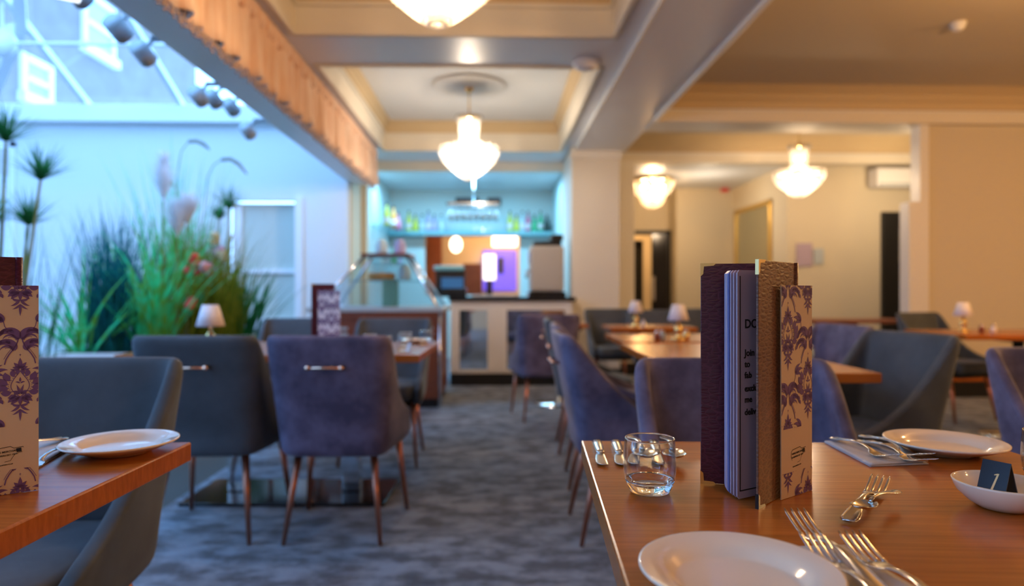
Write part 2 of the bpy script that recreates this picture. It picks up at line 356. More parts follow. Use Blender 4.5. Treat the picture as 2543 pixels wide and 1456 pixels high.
# pleated valance
root = empty('valance', (-1.44, 4.0, 2.75), 0, 'gathered peach fabric valance running along the beam beside the glass roof', 'valance')
cols = []
n = 900
y0, y1 = -3.0, 8.03
for i in range(n+1):
    y = y0 + (y1-y0)*i/n - 4.0
    ph = i*0.42 + 1.2*sin(i*0.043) + 0.8*sin(i*0.11)
    cols.append([(0.030*sin(ph*1.0)*(0.5+0.6*t) + 0.02*sin(ph*0.37)*t + (0.035 if t > 0.02 else 0.03)*(1 - 0.3*t) * (1 if t < 0.12 else 0.8), y, -0.44*t + (0.006*sin(ph) if t > 0.9 else 0)) for t in (0, 0.05, 0.12, 0.16, 0.35, 0.6, 0.85, 1.0)])
mb = MB(); k = 8
mb.add([p for c in cols for p in c], [(i*k+j, i*k+j+1, (i+1)*k+j+1, (i+1)*k+j) for i in range(n) for j in range(k-1)])
mb.build('pleated_skirt', 'peach', root, solid=0.004)
# gathered heading
mb = MB()
for i in range(150):
    y = y0 - 4.0 + 0.02 + i*(y1-y0-0.04)/149
    mb.ball((0.030, y, -0.055), 0.042, 8, 6, 0.8, 0.72, 1.3)
mb.build('ruffled_heading', 'peach', root)
mb = MB()
for i in range(620):
    y = y0 - 4.0 + i*(y1-y0)/619
    for q in range(3): mb.ball((0.02 + random.uniform(-.012, .012), y + random.uniform(-.006, .006), -0.445 - 0.018*q - random.uniform(0, .012)), 0.008, 5, 4)
mb.build('bead_fringe', 'fringe', root)

# --- walls
struct_box('wall_back', 'wall', -7.6, 8.0, -4.1, -4.0, 0, 3.3)
struct_box('wall_right', 'wall', 8.0, 8.1, -4.1, 13.5, 0, 3.1)
# right foreground wall and its stepped white end
struct_box('wall_front_right', 'wall', 4.29, 8.0, 6.50, 6.62, 0, BEAM)
struct_box('trim_7', 'trim', 4.20, 4.29, 6.47, 6.62, 0, BEAM)
struct_box('trim_8', 'trim', 4.09, 4.20, 6.47, 6.62, 0, 1.93)
struct_box('baseboard_right', 'black', 4.31, 8.0, 6.47, 6.50, 0, 0.16)
struct_box('wall_dado', 'wood', 4.31, 8.0, 6.46, 6.50, 0.16, 0.30)
# hall walls
struct_box('wall_hall_front', 'wall', 3.90, 8.0, 8.64, 8.74, 0, BEAM)
struct_box('wall_hall_side', 'wall', 3.84, 3.90, 8.64, 10.62, 0, BEAM)
struct_box('wall_hall_far', 'wall', 2.98, 3.84, 10.60, 10.70, 0, BEAM)
struct_box('wall_hall_return', 'wall', 2.92, 2.98, 10.60, 11.1, 0, BEAM)
m = MB(); m.box(1.0, 2.05, 11.0, 11.1, 0, BEAM); m.box(2.05, 2.92, 11.0, 11.1, 2.06, BEAM)
struct(m.build('wall_far', 'wall'))
struct_box('wall_far', 'wall', 1.0, 1.06, 8.84, 11.0, 0, BEAM)
struct_box('wall_corridor', 'wall', 1.0, 8.0, 13.4, 13.5, 0, BEAM)
# conservatory far wall with door
m = MB(); YW = 7.8
m.box(-7.6, -5.86, YW, YW+.1, 0, 2.97); m.box(-5.86, -5.50, YW, YW+.1, 0, 0.25); m.box(-5.86, -5.50, YW, YW+.1, 2.72, 2.97)
m.box(-5.50, -3.06, YW, YW+.1, 0, 2.97)
m.box(-3.06, -2.27, YW, YW+.1, 2.10, 2.97); m.box(-2.27, -1.69, YW, YW+.1, 0, 2.97)
m.box(-1.79, -1.69, YW+.1, 8.85, 0, 2.97)
struct(m.build('wall_conservatory', 'wall_white'))
struct_box('wall_left', 'wall', -1.69, -1.672, 7.92, 8.85, 0, SOF)
struct_box('trim_9', 'wall', -1.672, -1.60, 8.5, 8.6, 0, SOF)
struct_box('trim_10', 'gloss_white', -7.6, -1.70, YW-.12, YW+.1, 2.97, 3.17, bevel=0.01)
# door_1: frosted door in conservatory wall
d = struct(MB().box(-3.04, -2.29, 7.92, 7.96, 0.02, 2.08).build('door_1', 'frosted'))
m = MB(); m.box(-3.04, -2.29, 7.88, 7.92, 1.26, 1.31); m.box(-3.04, -2.29, 7.88, 7.92, 0.62, 0.74); m.box(-3.04, -2.94, 7.88, 7.92, .02, 2.08)
m.build('door_rail', 'gloss_white', d)
struct_box('trim_11', 'gloss_white', -2.29, -2.20, YW-.03, YW, 0, 2.14)
# window_1: tall bright strip
w = struct(MB().box(-5.86, -5.50, YW+.03, YW+.05, .25, 2.72).build('window_1', 'pane'))
m = MB(); m.box(-5.90, -5.84, YW-.02, YW+.06, .2, 2.76); m.box(-5.52, -5.46, YW-.02, YW+.06, .2, 2.76); m.box(-5.9, -5.46, YW-.02, YW+.06, 2.70, 2.76); m.box(-5.9, -5.46, YW-.02, YW+.06, .2, .27); m.build('window_frame', 'gloss_white', w)
# conservatory left side: low wall and glazing, the source of the side light
struct_box('wall_conservatory_left', 'wall_white', -7.6, -7.5, -4, 7.8, 0, 0.6)
struct_box('wall_conservatory_left', 'wall_white', -7.6, -7.5, -4, 7.8, 2.85, 3.17)
struct_box('wall_daylight_stop', 'wall_white', -7.6, -1.7, -.1, 0, 0, 6.0)  # unseen wall, added to cut the daylight reaching the near right table
for i in range(5):
    a = 0 + i*1.56
    w = struct(MB().box(-7.56, -7.54, a+.04, a+1.52, .62, 2.83).build('window_2', 'pane'))
    MB().box(-7.6, -7.5, a-.04, a+.04, .6, 2.85).build('window_frame', 'gloss_white', w)
# --- glass hip roof
ZE, SL = 3.17, 0.5
xr, xl, RX = -1.72, -7.55, -4.63
zr = ZE + (xr-RX)*SL
ya, yb = 7.8 - (zr-ZE)/SL, 0.0
P = lambda x, y, z: (x, y, z)
m = MB()
m.add([(xl,7.8,ZE),(xr,7.8,ZE),(RX,ya,zr)], [(0,1,2)], False)
m.add([(xr,7.8,ZE),(xr,yb,ZE),(RX,yb,zr),(RX,ya,zr)], [(0,1,2,3)], False)
m.add([(xl,7.8,ZE),(xl,yb,ZE),(RX,yb,zr),(RX,ya,zr)], [(3,2,1,0)], False)
roof = struct(m.build('window_3', 'pane'))
def zfar(y): return ZE + SL*(7.8-y) - 0.02
rf = MB()
def bar(m, a, b, w=0.03, h=0.05):
    a = Vector(a); b = Vector(b); d = (b-a).normalized(); s = d.cross(Vector((0,0,1))).normalized(); u = s.cross(d)
    m.rings([[tuple(p + s*(w*i) + u*(h*j)) for i, j in ((-1,-1),(1,-1),(1,1),(-1,1))] for p in (a, b)], smooth=False)
for x in (-2.4, -3.57, -4.63, -5.9, -6.7):
    yt = max(ya, 7.8 - (min(xr-x, x-xl)))
    bar(rf, (x, 7.8, ZE), (x, yt, zfar(yt)), 0.025, 0.035)
for k in range(0, 8, 1):
    y = float(k)+.3
    bar(rf, (xr, y, ZE), (RX, y, zr), .025, .035); bar(rf, (xl, y, ZE), (RX, y, zr), .025, .035)
bar(rf, (xr, 7.8, ZE), (RX, ya, zr), .05, .05); bar(rf, (xl, 7.8, ZE), (RX, ya, zr), .05, .05); bar(rf, (RX, yb, zr), (RX, ya, zr), .05, .07)
bar(rf, (xr, 7.8, ZE), (xr, yb, ZE), .08, .07); bar(rf, (xl, 7.8, ZE), (xl, yb, ZE), .08, .07)
rf.build('window_frame', 'gloss_white', roof)
# opening vent frame on the far slope and a diagonal hip bar
vf = MB()
bar(vf, (-5.75, 7.1, zfar(7.1)-.03), (-4.68, 6.76, zfar(6.76)-.03), .05, .06)
bar(vf, (-4.68, 6.76, zfar(6.76)-.03), (-4.20, 6.0, zfar(6.0)-.03), .05, .06)
bar(vf, (-4.70, 6.76, zfar(6.76)-.03), (-5.75, 7.75, zfar(7.75)-.03), .05, .05)
vf.build('roof_vent_frame', 'gloss_white', roof)
# tie rod with hub
root = empty('roof_tie_rod', (-4.68, 6.5, 3.41), 0, 'thin white metal tie rods crossing at a round hub below the glass roof', 'tie rod')
MB().tube([(-2.87,0,0),(2.98,0,0)], .018).build('rod', 'gloss_white', root); MB().tube([(0,0,0),(0,0,.39)], .014).build('rod', 'gloss_white', root)
MB().tube([(0,-.03,0),(0,.03,0)], .13, 24).build('hub', 'gloss_white', root)
# house seen through the roof glass
b = empty('neighbouring_house', (-9, 5, 0), 0, 'grey brick house with white sash windows seen through the glass roof', 'house')
m = MB(); m.box(-1.5, 0, -1, 15.5, 0, 14)
m.build('brick_wall', 'brick', b)
def hwin(y0, y1, z0, z1):
    w = MB().box(0.0, 0.02, y0, y1, z0, z1).build('window', 'bright_glass', b)
    m = MB(); t = .12
    m.box(0.0, .08, y0-t, y0+.02, z0-t, z1+t); m.box(0, .08, y1-.02, y1+t, z0-t, z1+t); m.box(0, .08, y0, y1, z1-.02, z1+t); m.box(0, .16, y0-t-.05, y1+t+.05, z0-t-.05, z0+.02); m.box(0, .08, y0, y1, (z0+z1)/2-.06, (z0+z1)/2+.06)
    m.build('window_frame', 'gloss_white', w)
hwin(9.95, 10.95, 6.5, 7.6); hwin(8.05, 8.72, 4.85, 5.5); hwin(5.6, 6.5, 6.2, 7.5); hwin(3.2, 4.0, 6.2, 7.5)

# --- spotlights on the conservatory side of the beam
def make_spot():
    r = empty('spotlight', (0,0,0), 0, 'x', 'spotlight')
    MB().tube([(0.03,0,.0),(-.03,0,-.07)], .012, 8).build('bracket', 'spot', r)
    MB().tube([(-.02,.05,-.10),(-.035,-.045,-.055)], [.048,.048], 20).build('lamp_body', 'spot', r)
    MB().tube([(-.0195,.052,-.1005),(-.02,.050,-.10)], .040, 20).build('lens', 'black_gloss', r)
    return r
sp = make_spot(); us = []
for px, py, lab in ((320,82,'grey cylinder spotlight below the glass roof, second largest of the row'), (380,142,'grey spotlight below the roof where the tie rod meets the beam'),
                    (512,246,'small grey spotlight left-hand of the three grouped near the far wall'), (547,252,'small grey spotlight in the middle of the three grouped near the far wall'),
                    (590,272,'small grey spotlight right-hand of the three grouped near the far wall'), (630,330,'small grey spotlight hanging lowest, just left of the white beam end'),
                    (222,-6,'grey spotlight with a lit tube beside it at the top edge, nearest of the row')):
    X = -1.86; y = X*F/(px-1225); z = CAMH + (728-py)/F*y
    o = place(sp, us, (X, y, z+.08), 0, lab, 'spotlights along the conservatory beam')
    MB().box(0.02, 0.165, -0.012, .012, -0.012, .012).build('mounting_arm', 'spot', o)
y = 1.86*F/(1225-212)
t = MB().tube([(-1.90, y-.13, CAMH+(728+2)/F*(y-.13)), (-1.86, y, CAMH+(728-12)/F*y)], .014, 12).build('tube_light', 'white_lit')
tag(t, 'short glowing white tube light hanging by the beam at the top edge', 'light')
# ================================================================ ceiling fixtures
def strand(name, pts, r, parent, seg=6, rg=4):
    m = MB()
    for p in pts: m.ball(p, r, seg, rg)
    m.sm = [False]*len(m.sm)
    return m.build(name, 'crystal', parent)
def polyline(pts, step):
    out = []; acc = 0
    P_ = [Vector((a,0,b)) for a,b in pts]
    for i in range(len(P_)-1):
        L = (P_[i+1]-P_[i]).length; t = acc
        while t < L: out.append(tuple(P_[i].lerp(P_[i+1], t/L))); t += step
        acc = t-L
    return out
def round_copies(o, n, off=0.0):
    for i in range(n):
        c = o if i == 0 else o.copy()
        if i: COL.objects.link(c)
        c.rotation_euler = (0,0,2*pi*(i+off)/n)
def make_chandelier(hc):      # hc: height of hanging point above the crystal bottom; local z=0 at the ceiling
    r = empty('chandelier', (0,0,0), 0, 'x', 'chandelier')
    zb = -hc
    MB().lathe([(.0,0),(.045,-.002),(.05,-.03),(.03,-.06),(.012,-.075),(0,-.078)], 20).build('ceiling_cap', 'brass', r)
    MB().tube([(0,0,-.06),(0,0,zb+.60)], .007, 8).build('stem', 'brass', r)
    MB().lathe([(.0,zb+.62),(.11,zb+.62),(.112,zb+.60),(.11,zb+.585),(0,zb+.585)], 28).build('crown_plate', 'brass', r)
    m = MB(); m.lathe([(.070,zb+.40),(.080,zb+.40),(.080,zb+.385),(.070,zb+.385),(.070,zb+.40)], 28, cap=False); m.build('column_ring', 'brass', r)
    m = MB(); m.lathe([(.255,zb+.285),(.275,zb+.285),(.275,zb+.265),(.255,zb+.265),(.255,zb+.285)], 36, cap=False); m.build('basket_ring', 'brass', r)
    o = strand('crystal_strand', polyline([(.125,zb+.615),(.12,zb+.585),(.095,zb+.56),(.088,zb+.40),(.092,zb+.31)], .026), .0125, r); round_copies(o, 24)
    o = strand('crystal_strand', polyline([(.285,zb+.285),(.284,zb+.235),(.235,zb+.165),(.16,zb+.098),(.085,zb+.040),(.034,zb+.004)], .026), .0125, r); round_copies(o, 36)
    o = strand('crystal_strand', polyline([(.12,zb+.325),(.19,zb+.312),(.27,zb+.30)], .026), .012, r); round_copies(o, 30)
    o = MB().ball((.282,0,zb+.27), .017, 6, 5, 1, 1, 3.0).build('crystal_drop', 'crystal', r); round_copies(o, 20, .5)
    bl = MB().ball((.15,0,zb+.215), .022, 10, 8, 1,1,1.3).build('bulb', 'bulb', r); round_copies(bl, 6)
    bl = MB().ball((.04,0,zb+.46), .016, 10, 8, 1,1,1.6).build('bulb', 'bulb_dim', r); round_copies(bl, 3)
    return r
EXP_CH = 1.0
ch = make_chandelier(0.93)
ch.location = (-.235, 2.80, 3.08); ch['label'] = 'largest crystal chandelier, cut off by the top edge of the picture'
ch['group'] = 'crystal chandeliers'
ch.location.z = 3.08
for k in kids(ch):
    pass
c2 = copy_tree(ch); c2.location = (-.24, 6.6, 3.08); c2['label'] = 'crystal chandelier on a brass stem below the round rose in the middle tray'
c3 = copy_tree(ch); c3.location = (3.47, 7.5, 3.00); c3.scale = (.95, .95, .95); c3['label'] = 'crystal chandelier hanging on the right, in front of the cream hall walls'
for c, p, cc in ((ch, 60, (1.0,.64,.34)), (c2, 78, (1.0,.80,.60)), (c3, 38, (1.0,.70,.42))):
    lamp('chandelier_light', (c.location.x, c.location.y, c.location.z-.70), p, cc, .05)
    lamp('chandelier_light', (c.location.x, c.location.y, c.location.z-.43), p*.08, cc, .03)
# ceiling rose
o = MB().lathe([(.0,-.0),(.36,0),(.365,-.012),(.34,-.022),(.30,-.018),(.28,-.026),(.10,-.026),(.085,-.035),(0,-.035)], 48).build('ceiling_rose', 'trim')
o.location = (-.24, 6.6, 3.08); tag(o, 'round moulded ceiling rose above the middle chandelier', 'ceiling rose')
# basket light in the hall
r = empty('basket_light', (2.32, 9.7, 2.70), 0, 'two-tier crystal basket light close to the hall ceiling', 'ceiling light')
MB().lathe([(0,0),(.30,0),(.325,-.02),(.325,-.045),(.30,-.05),(0,-.05)], 40).build('rim_plate', 'brass', r)
o = strand('crystal_strand', polyline([(.32,-.05),(.30,-.12),(.25,-.20),(.17,-.26)], .024), .0125, r); round_copies(o, 44)
o = strand('crystal_strand', polyline([(.17,-.27),(.16,-.33),(.11,-.39),(.03,-.43)], .024), .0125, r); round_copies(o, 26)
bl = MB().ball((.15,0,-.12), .03, 10, 8).build('bulb', 'bulb', r); round_copies(bl, 5)
bl = MB().ball((.05,0,-.29), .022, 10, 8).build('bulb', 'bulb', r); round_copies(bl, 2)
lamp('basket_lamp_light', (2.32, 9.7, 2.50), 32, WARM, .05)
# smoke detector etc.
def disc(px, py, z, dia, lab, name='smoke_detector'):
    y = (z-CAMH)*F/(728-py); x = (px-1225)/F*y
    r = empty(name, (x, y, z), 0, lab, 'smoke detector', 'ceiling detectors')
    R = dia/2
    MB().lathe([(0,0),(R,0),(R,-.015),(R*.95,-.025),(0,-.025)], 32).build('mounting_base', 'plastic', r)
    MB().lathe([(0,-.025),(R*.82,-.025),(R*.75,-.045),(R*.45,-.058),(0,-.060)], 32).build('sensor_cover', 'plastic', r)
disc(1457, 152, SOF, .22, 'round white smoke detector on the ceiling between the two trays')
disc(2400, 44, HIGH, .11, 'small white detector on the high ceiling at the upper right')
o = MB().box(-.06,.06,-.02,.02,-.04,.04).build('fire_alarm', 'red', bevel=.008); o.location = ((1805-1225)/F*10.57, 10.575, CAMH+(728-469)/F*10.6); tag(o, 'small red fire alarm near the corner of the hall wall', 'fire alarm')
r = empty('exit_sign', (2.16, 10.98, CAMH+(728-520)/F*11), 0, 'small green exit sign above the dark hall doorway', 'sign')
MB().box(-.10,.08,-.015,.015,-.08,.08).build('sign_panel', 'green_sign', r)
# air conditioner
r = empty('air_conditioner', (5.20, 8.40, 2.52), 0, 'white wall-mounted air conditioner high on the hall wall beside the white pillar', 'air conditioner')
MB().box(-.3,.45,0,.23,-.13,.12).build('casing', 'plastic', r, bevel=.03); MB().box(-.27,.42,-.01,.01,-.11,-.08).build('air_slot', 'spot', r)
# mirror on hall side wall
r = empty('wall_mirror', (3.84, 9.78, 0), 0, 'tall gold framed mirror on the side wall of the hall', 'mirror')
m = MB(); a, b, t = -.68, .68, .07
m.box(-.04,0,a,a+t,.95,2.33); m.box(-.04,0,b-t,b,.95,2.33); m.box(-.04,0,a,b,2.26,2.33); m.box(-.04,0,a,b,.95,1.02); m.build('frame', 'gold_frame', r, bevel=.012)
MB().box(-.02,-.005,a+t,b-t,1.02,2.26).build('mirror_glass', 'mirror_aged', r)
# notices
def notice(px0, px1, py0, py1, m, lab):
    y = 8.63; f = y/F
    o = MB().box((px0-1225)*f, (px1-1225)*f, y-.01, y+.005, CAMH+(728-py1)*f, CAMH+(728-py0)*f).build('wall_notice', m)
    tag(o, lab, 'notice')
notice(1986, 2026, 603, 661, 'page', 'pale lilac notice sheet pinned on the hall wall')
notice(2030, 2055, 616, 655, 'spot', 'small grey plaque on the hall wall right of the lilac notice')
# door_2: black hall door with a glazed slot
d = struct(MB().box((2203-1225)/F*8.62, 5.75, 8.58, 8.64, 0, 2.09).build('door_2', 'black', bevel=.005))
MB().box((2246-1225)/F*8.6, 5.5, 8.57, 8.585, CAMH+.40, CAMH+.83).build('vision_panel', 'mirror_aged', d)
# dark doorway at the hall end
m = MB(); m.box(2.05,2.12,10.93,11.02,0,2.06); m.box(2.84,2.92,10.93,11.02,0,2.06); m.box(2.05,2.92,10.93,11.02,1.99,2.06)
struct(m.build('trim_12', 'black'))
d = struct(MB().box(2.60,2.86,10.90,10.95,0,1.99).build('door_3', 'black_gloss'))
MB().box(2.60,2.64,10.86,10.90,.9,1.3).build('door_handle', 'chrome', d)
g = empty('glazed_door', (2.35, 11.6, 0), 0, 'open dark door with a tall glass pane inside the hall doorway', 'door')
m = MB(); m.box(-.02,.04,0,.05,0,1.95); m.box(.20,.26,0,.05,0,1.95); m.box(-.02,.26,0,.05,1.82,1.95); m.box(-.02,.26,0,.05,0,.15); m.build('door_frame', 'black', g)
MB().box(.04,.20,.02,.03,.15,1.82).build('door_glass', 'mirror', g)
struct_box('wall_corridor', 'wall_white', 2.0, 2.3, 12.0, 12.1, 0, 2.5)

# ================================================================ the bar
# room shell of the bar
ZC = 2.66
struct_box('ceiling', 'gloss_white', -1.69, 1.0, 8.84, 10.7, ZC, ZC+.1)
struct_box('trim_13', 'fascia', -1.69, .93, 8.78, 8.86, ZC-.03, SOF)
m = MB(); yb_ = 10.6
hx0, hx1, hz0, hz1 = (1055-1225)/F*yb_, (1290-1225)/F*yb_, 1.00, CAMH+150/F*yb_
m.box(-1.69, hx0, yb_, yb_+.1, 0, ZC); m.box(hx1, 1.0, yb_, yb_+.1, 0, ZC); m.box(hx0, hx1, yb_, yb_+.1, 0, hz0); m.box(hx0, hx1, yb_, yb_+.1, hz1, ZC)
struct(m.build('wall_bar', 'teal_wall'))
struct_box('wall_bar_side', 'teal_wall', .93, 1.0, 8.84, 10.6, 0, ZC)
struct_box('wall_bar_side', 'teal_wall', -1.672, -1.64, 8.85, 10.6, 0, ZC)
# room behind the hatch
struct_box('wall_pass', 'wall', -1.4, 1.0, 13.3, 13.4, 0, 2.7)
struct_box('wall_pass', 'wall', -1.5, -1.4, 10.7, 13.4, 0, 2.7)
struct_box('ceiling', 'ceiling_high', -1.5, 1.0, 10.7, 13.4, 2.55, 2.6)
def at(px, py, y): return ((px-1225)/F*y, y, CAMH+(728-py)/F*y)
x, y, z = at(1132, 608, 12.5)
r = empty('pendant_lamp', (x, y, 2.55), 0, 'glowing teardrop pendant lamp seen through the hatch behind the bar', 'lamp')
MB().tube([(0,0,0),(0,0,z-2.55+.1)], .005, 6).build('cord', 'black', r); MB().ball((0,0,z-2.55), .11, 16, 10, 1,1,1.35).build('lamp_shade', 'warm_lit', r)
def boxlit(px0, px1, py0, py1, y, m, name, lab, cat, d=.04):
    f = y/F; o = MB().box((px0-1225)*f, (px1-1225)*f, y, y+d, 0.0 if py1 > 2000 else CAMH+(728-py1)*f, CAMH+(728-py0)*f).build(name, m, bevel=.01); return tag(o, lab, cat)
o = boxlit(1222, 1284, 583, 611, 11.6, 'warm_lit', 'light_panel', 'glowing warm rectangular light hanging in the room behind the bar', 'light', .2)
m = MB(); [m.tube([(x_,11.7,2.0),(x_,11.7,2.55)], .006, 6) for x_ in (.03,.36)]; m.build('hanging_wire', 'black', o)
boxlit(1199, 1282, 622, 722, 13.255, 'purple_lit', 'display_screen', 'violet-blue lit screen seen through the hatch behind the bar', 'screen')
o = boxlit(1200, 1230, 632, 696, 13.1, 'white_lit', 'bright_display', 'bright white upright display in front of the violet screen', 'screen')
MB().box(-.14, -.02, 13.11, 13.16, 0, 1.30).build('stand', 'black', o)
boxlit(1236, 1250, 640, 680, 13.215, 'navy', 'monitor', 'dark monitor standing in front of the violet screen', 'monitor')
boxlit(1060, 1096, 580, 3000, 12.9, 'wood_dark', 'tall_cabinet', 'tall dark wooden cabinet seen at the left of the bar hatch', 'cabinet', .3)
boxlit(1150, 1196, 655, 3000, 12.2, 'wood_dark', 'dark_sideboard', 'dark sideboard seen through the hatch between till and white display', 'sideboard', .3)

# counter
c = empty('bar_counter', (.24, 7.45, 0), 0, 'long white panelled bar counter with black top and mirrored front panels', 'bar counter')
X0, X1, D = -.72, .64, 1.35
MB().box(X0-.02, X1+.04, -.03, .75, .94, .985).build('countertop', 'black_gloss', c, bevel=.004)
MB().box(X0+.02, X1, .05, .70, .14, .94).build('counter_body', 'gloss_white', c)
m = MB(); m.box(X0, X1, 0, .05, .84, .94); m.box(X0, X1, 0, .05, .13, .17)
m.build('rail', 'trim', c)
for a, b_ in ((X0, X0+.10), (-.305, -.09), (X1-.08, X1)): MB().box(a, b_, -.004, .05, .15, .90).build('post', 'trim', c, bevel=.004)
for a, b_ in ((X0+.10, -.305), (-.09, X1-.08)): MB().box(a, b_, .035, .048, .17, .84).build('mirror_panel', 'mirror', c)
MB().box(X0, X1+.02, -.02, .05, 0, .135).build('plinth', 'black', c)
# shelf along back wall with bottles
s = empty('bottle_shelf', (0, 10.45, 1.955), 0, 'dark teal shelf across the back wall of the bar carrying bottles', 'shelf')
MB().box(-1.63, .92, -.13, .15, -.03, .03).build('shelf_board', 'teal', s)
MB().box(-1.63, .92, .10, .15, .03, .10).build('shelf_upstand', 'b_clear', s)
def bottle_proto(m, kind):
    b = empty('bottle', (0,0,0), 0, 'x', 'bottle')
    if kind == 0: MB().lathe([(0,0),(.037,0),(.04,.01),(.04,.17),(.03,.21),(.014,.235),(.014,.29),(0,.29)], 14).build('bottle_body', m, b)
    else: MB().lathe([(0,0),(.045,0),(.05,.01),(.048,.10),(.03,.16),(.016,.19),(.016,.235),(0,.235)], 14).build('bottle_body', m, b)
    h = .29 if kind == 0 else .235
    MB().lathe([(0,h),(.017,h),(.017,h+.03),(0,h+.03)], 10).build('cap', 'black', b)
    MB().lathe([(.0405,.05),(.0405,.12)], 14, cap=False).build('bottle_label', 'card_white', b)
    return b
cols = ['b_yellow','b_clear','b_violet','b_clear','b_green','b_orange','b_pink','b_dark']
names = {'b_yellow':'yellow','b_clear':'clear','b_violet':'pale violet','b_green':'green','b_orange':'orange','b_pink':'pink','b_dark':'dark'}
protos = {}
def bottle(cm, kind, x, y, z, where):
    k = (cm, kind)
    if k in protos: o = copy_tree(protos[k])
    else: o = bottle_proto(cm, kind); protos[k] = o
    o.location = (x, y, z); o['label'] = names[cm] + ' bottle ' + where; o['group'] = 'bottles in the bar'
seq = [(1016,'b_yellow',0),(1032,'b_yellow',1),(1049,'b_clear',1),(1064,'b_violet',0),(1079,'b_violet',1),(1096,'b_clear',1)]
rank = ['leftmost on the long shelf','second from left on the long shelf','third from left on the long shelf','fourth from left on the long shelf','fifth from left on the long shelf','sixth from left on the long shelf']
for (px, cm, k), w in zip(seq, rank): x,_,_ = at(px, 0, 10.4); bottle(cm, k, x, 10.40, 1.9865, w)
seq = [(1266,'b_yellow',0),(1282,'b_yellow',1),(1297,'b_clear',0),(1311,'b_pink',0),(1327,'b_green',1),(1342,'b_green',0),(1358,'b_dark',1)]
rank = ['%s on the right half of the long shelf' % q for q in ('first','second','third','fourth','fifth','sixth','last')]
for (px, cm, k), w in zip(seq, rank): x,_,_ = at(px, 0, 10.4); bottle(cm, k, x, 10.40, 1.9865, w)
# left glass shelves on the side wall of the bar
for q, (z, lab) in enumerate(((1.95,'upper'),(1.45,'lower'))):
    s = tag(MB().box(-1.638, -1.30, 9.0, 10.3, z-.012, z).build('glass_shelf', 'case_glass'), lab+' glass shelf on the left side wall of the bar', 'shelf')
bottle('b_yellow',0,-1.47,9.25,1.95,'nearest on the upper side shelf'); bottle('b_orange',0,-1.42,9.55,1.95,'in the middle of the upper side shelf'); bottle('b_pink',1,-1.40,9.85,1.95,'farthest on the upper side shelf')
bottle('b_clear',1,-1.47,9.25,1.45,'nearest on the lower side shelf'); bottle('b_green',1,-1.42,9.6,1.45,'in the middle of the lower side shelf'); bottle('b_violet',1,-1.40,9.9,1.45,'farthest on the lower side shelf')
# framed dark pictures above shelf
boxlit(1131, 1189, 491, 518, 10.56, 'navy', 'framed_picture', 'wide dark picture high on the back wall of the bar', 'picture')
boxlit(1210, 1243, 491, 516, 10.56, 'navy', 'framed_picture', 'small dark picture high on the back wall, right of the wide one', 'picture')
# hanging glass rack
r = empty('glass_rack', (at(1176,0,9.3)[0], 9.3, 2.66), 0, 'hanging rail rack with upside-down wine glasses above the bar', 'glass rack')
m = MB(); m.box(-.37,.37,-.15,-.13,-.42,-.39); m.box(-.37,.37,.13,.15,-.42,-.39); m.box(-.37,-.35,-.15,.15,-.42,-.39); m.box(.35,.37,-.15,.15,-.42,-.39); m.build('rail_frame', 'chrome', r)
MB().tube([(0,0,0),(0,0,-.40)], .012, 8).build('hanger', 'chrome', r)
MB().box(-.37,.37,-.02,.02,-.42,-.40).build('cross_rail', 'chrome', r)
wg = MB().lathe([(.036,0),(.034,-.004),(.005,-.008),(.004,-.08),(.012,-.09),(.036,-.12),(.040,-.16),(.033,-.20),(.031,-.20),(.038,-.16),(.034,-.123),(0,-.095)], 14, cap=False).build('wine_glass', 'b_clear')
us = []
for i in range(8):
    for j, w in ((-1,'front'),(1,'rear')):
        o = wg if not us else wg.copy()
        if us: COL.objects.link(o)
        us.append(1); o.location = (r.location.x-.31+i*.088, 9.3+.108*j, 2.243)
        tag(o, 'upside-down wine glass in the %s row of the hanging rack' % w, 'wine glass', 'glasses in the %s row of the rack' % w)
# espresso machine
r = empty('coffee_machine', (at(1355,0,8.0)[0], 7.95, .985), 0, 'tall beige coffee machine on the black bar counter', 'coffee machine')
MB().box(-.20,.20,-.16,.20,.06,.60).build('housing', 'beige_metal', r, bevel=.03); MB().box(-.22,.22,-.20,.22,0,.06).build('base', 'black_gloss', r, bevel=.01)
MB().box(-.16,.18,-.1,.15,.60,.66).build('bean_hopper', 'black', r, bevel=.02); MB().box(.05,.20,-.08,.12,.66,.74).build('hopper_lid', 'black', r, bevel=.02)
MB().tube([(-.20,-.10,.30),(-.24,-.14,.30),(-.24,-.15,.22)], .018, 10).build('spout', 'chrome', r); MB().box(-.21,-.199,-.1,.05,.4,.52).build('control_panel', 'black_gloss', r)
# till
r = empty('till', (at(1120,0,7.9)[0], 7.75, .985), 0, 'black till with a blue lit screen on the bar counter', 'till')
MB().box(-.19,.19,-.10,.14,0,.10).build('base', 'black_gloss', r, bevel=.01); MB().box(-.17,.17,-.02,.05,.10,.34).build('monitor', 'black', r, bevel=.01)
MB().box(-.10,.15,-.028,-.018,.08,.22).build('screen', 'screen_blue', r); MB().box(-.19,.16,-.06,.10,.30,.36).build('printer_top', 'teal', r, bevel=.02)
o = MB().box(at(1172,0,7.7)[0], at(1290,0,7.7)[0], 7.6, 7.85, .985, 1.01).build('bar_tray', 'beige_metal', bevel=.008); tag(o, 'flat metal drip tray lying on the bar counter right of the till', 'tray')
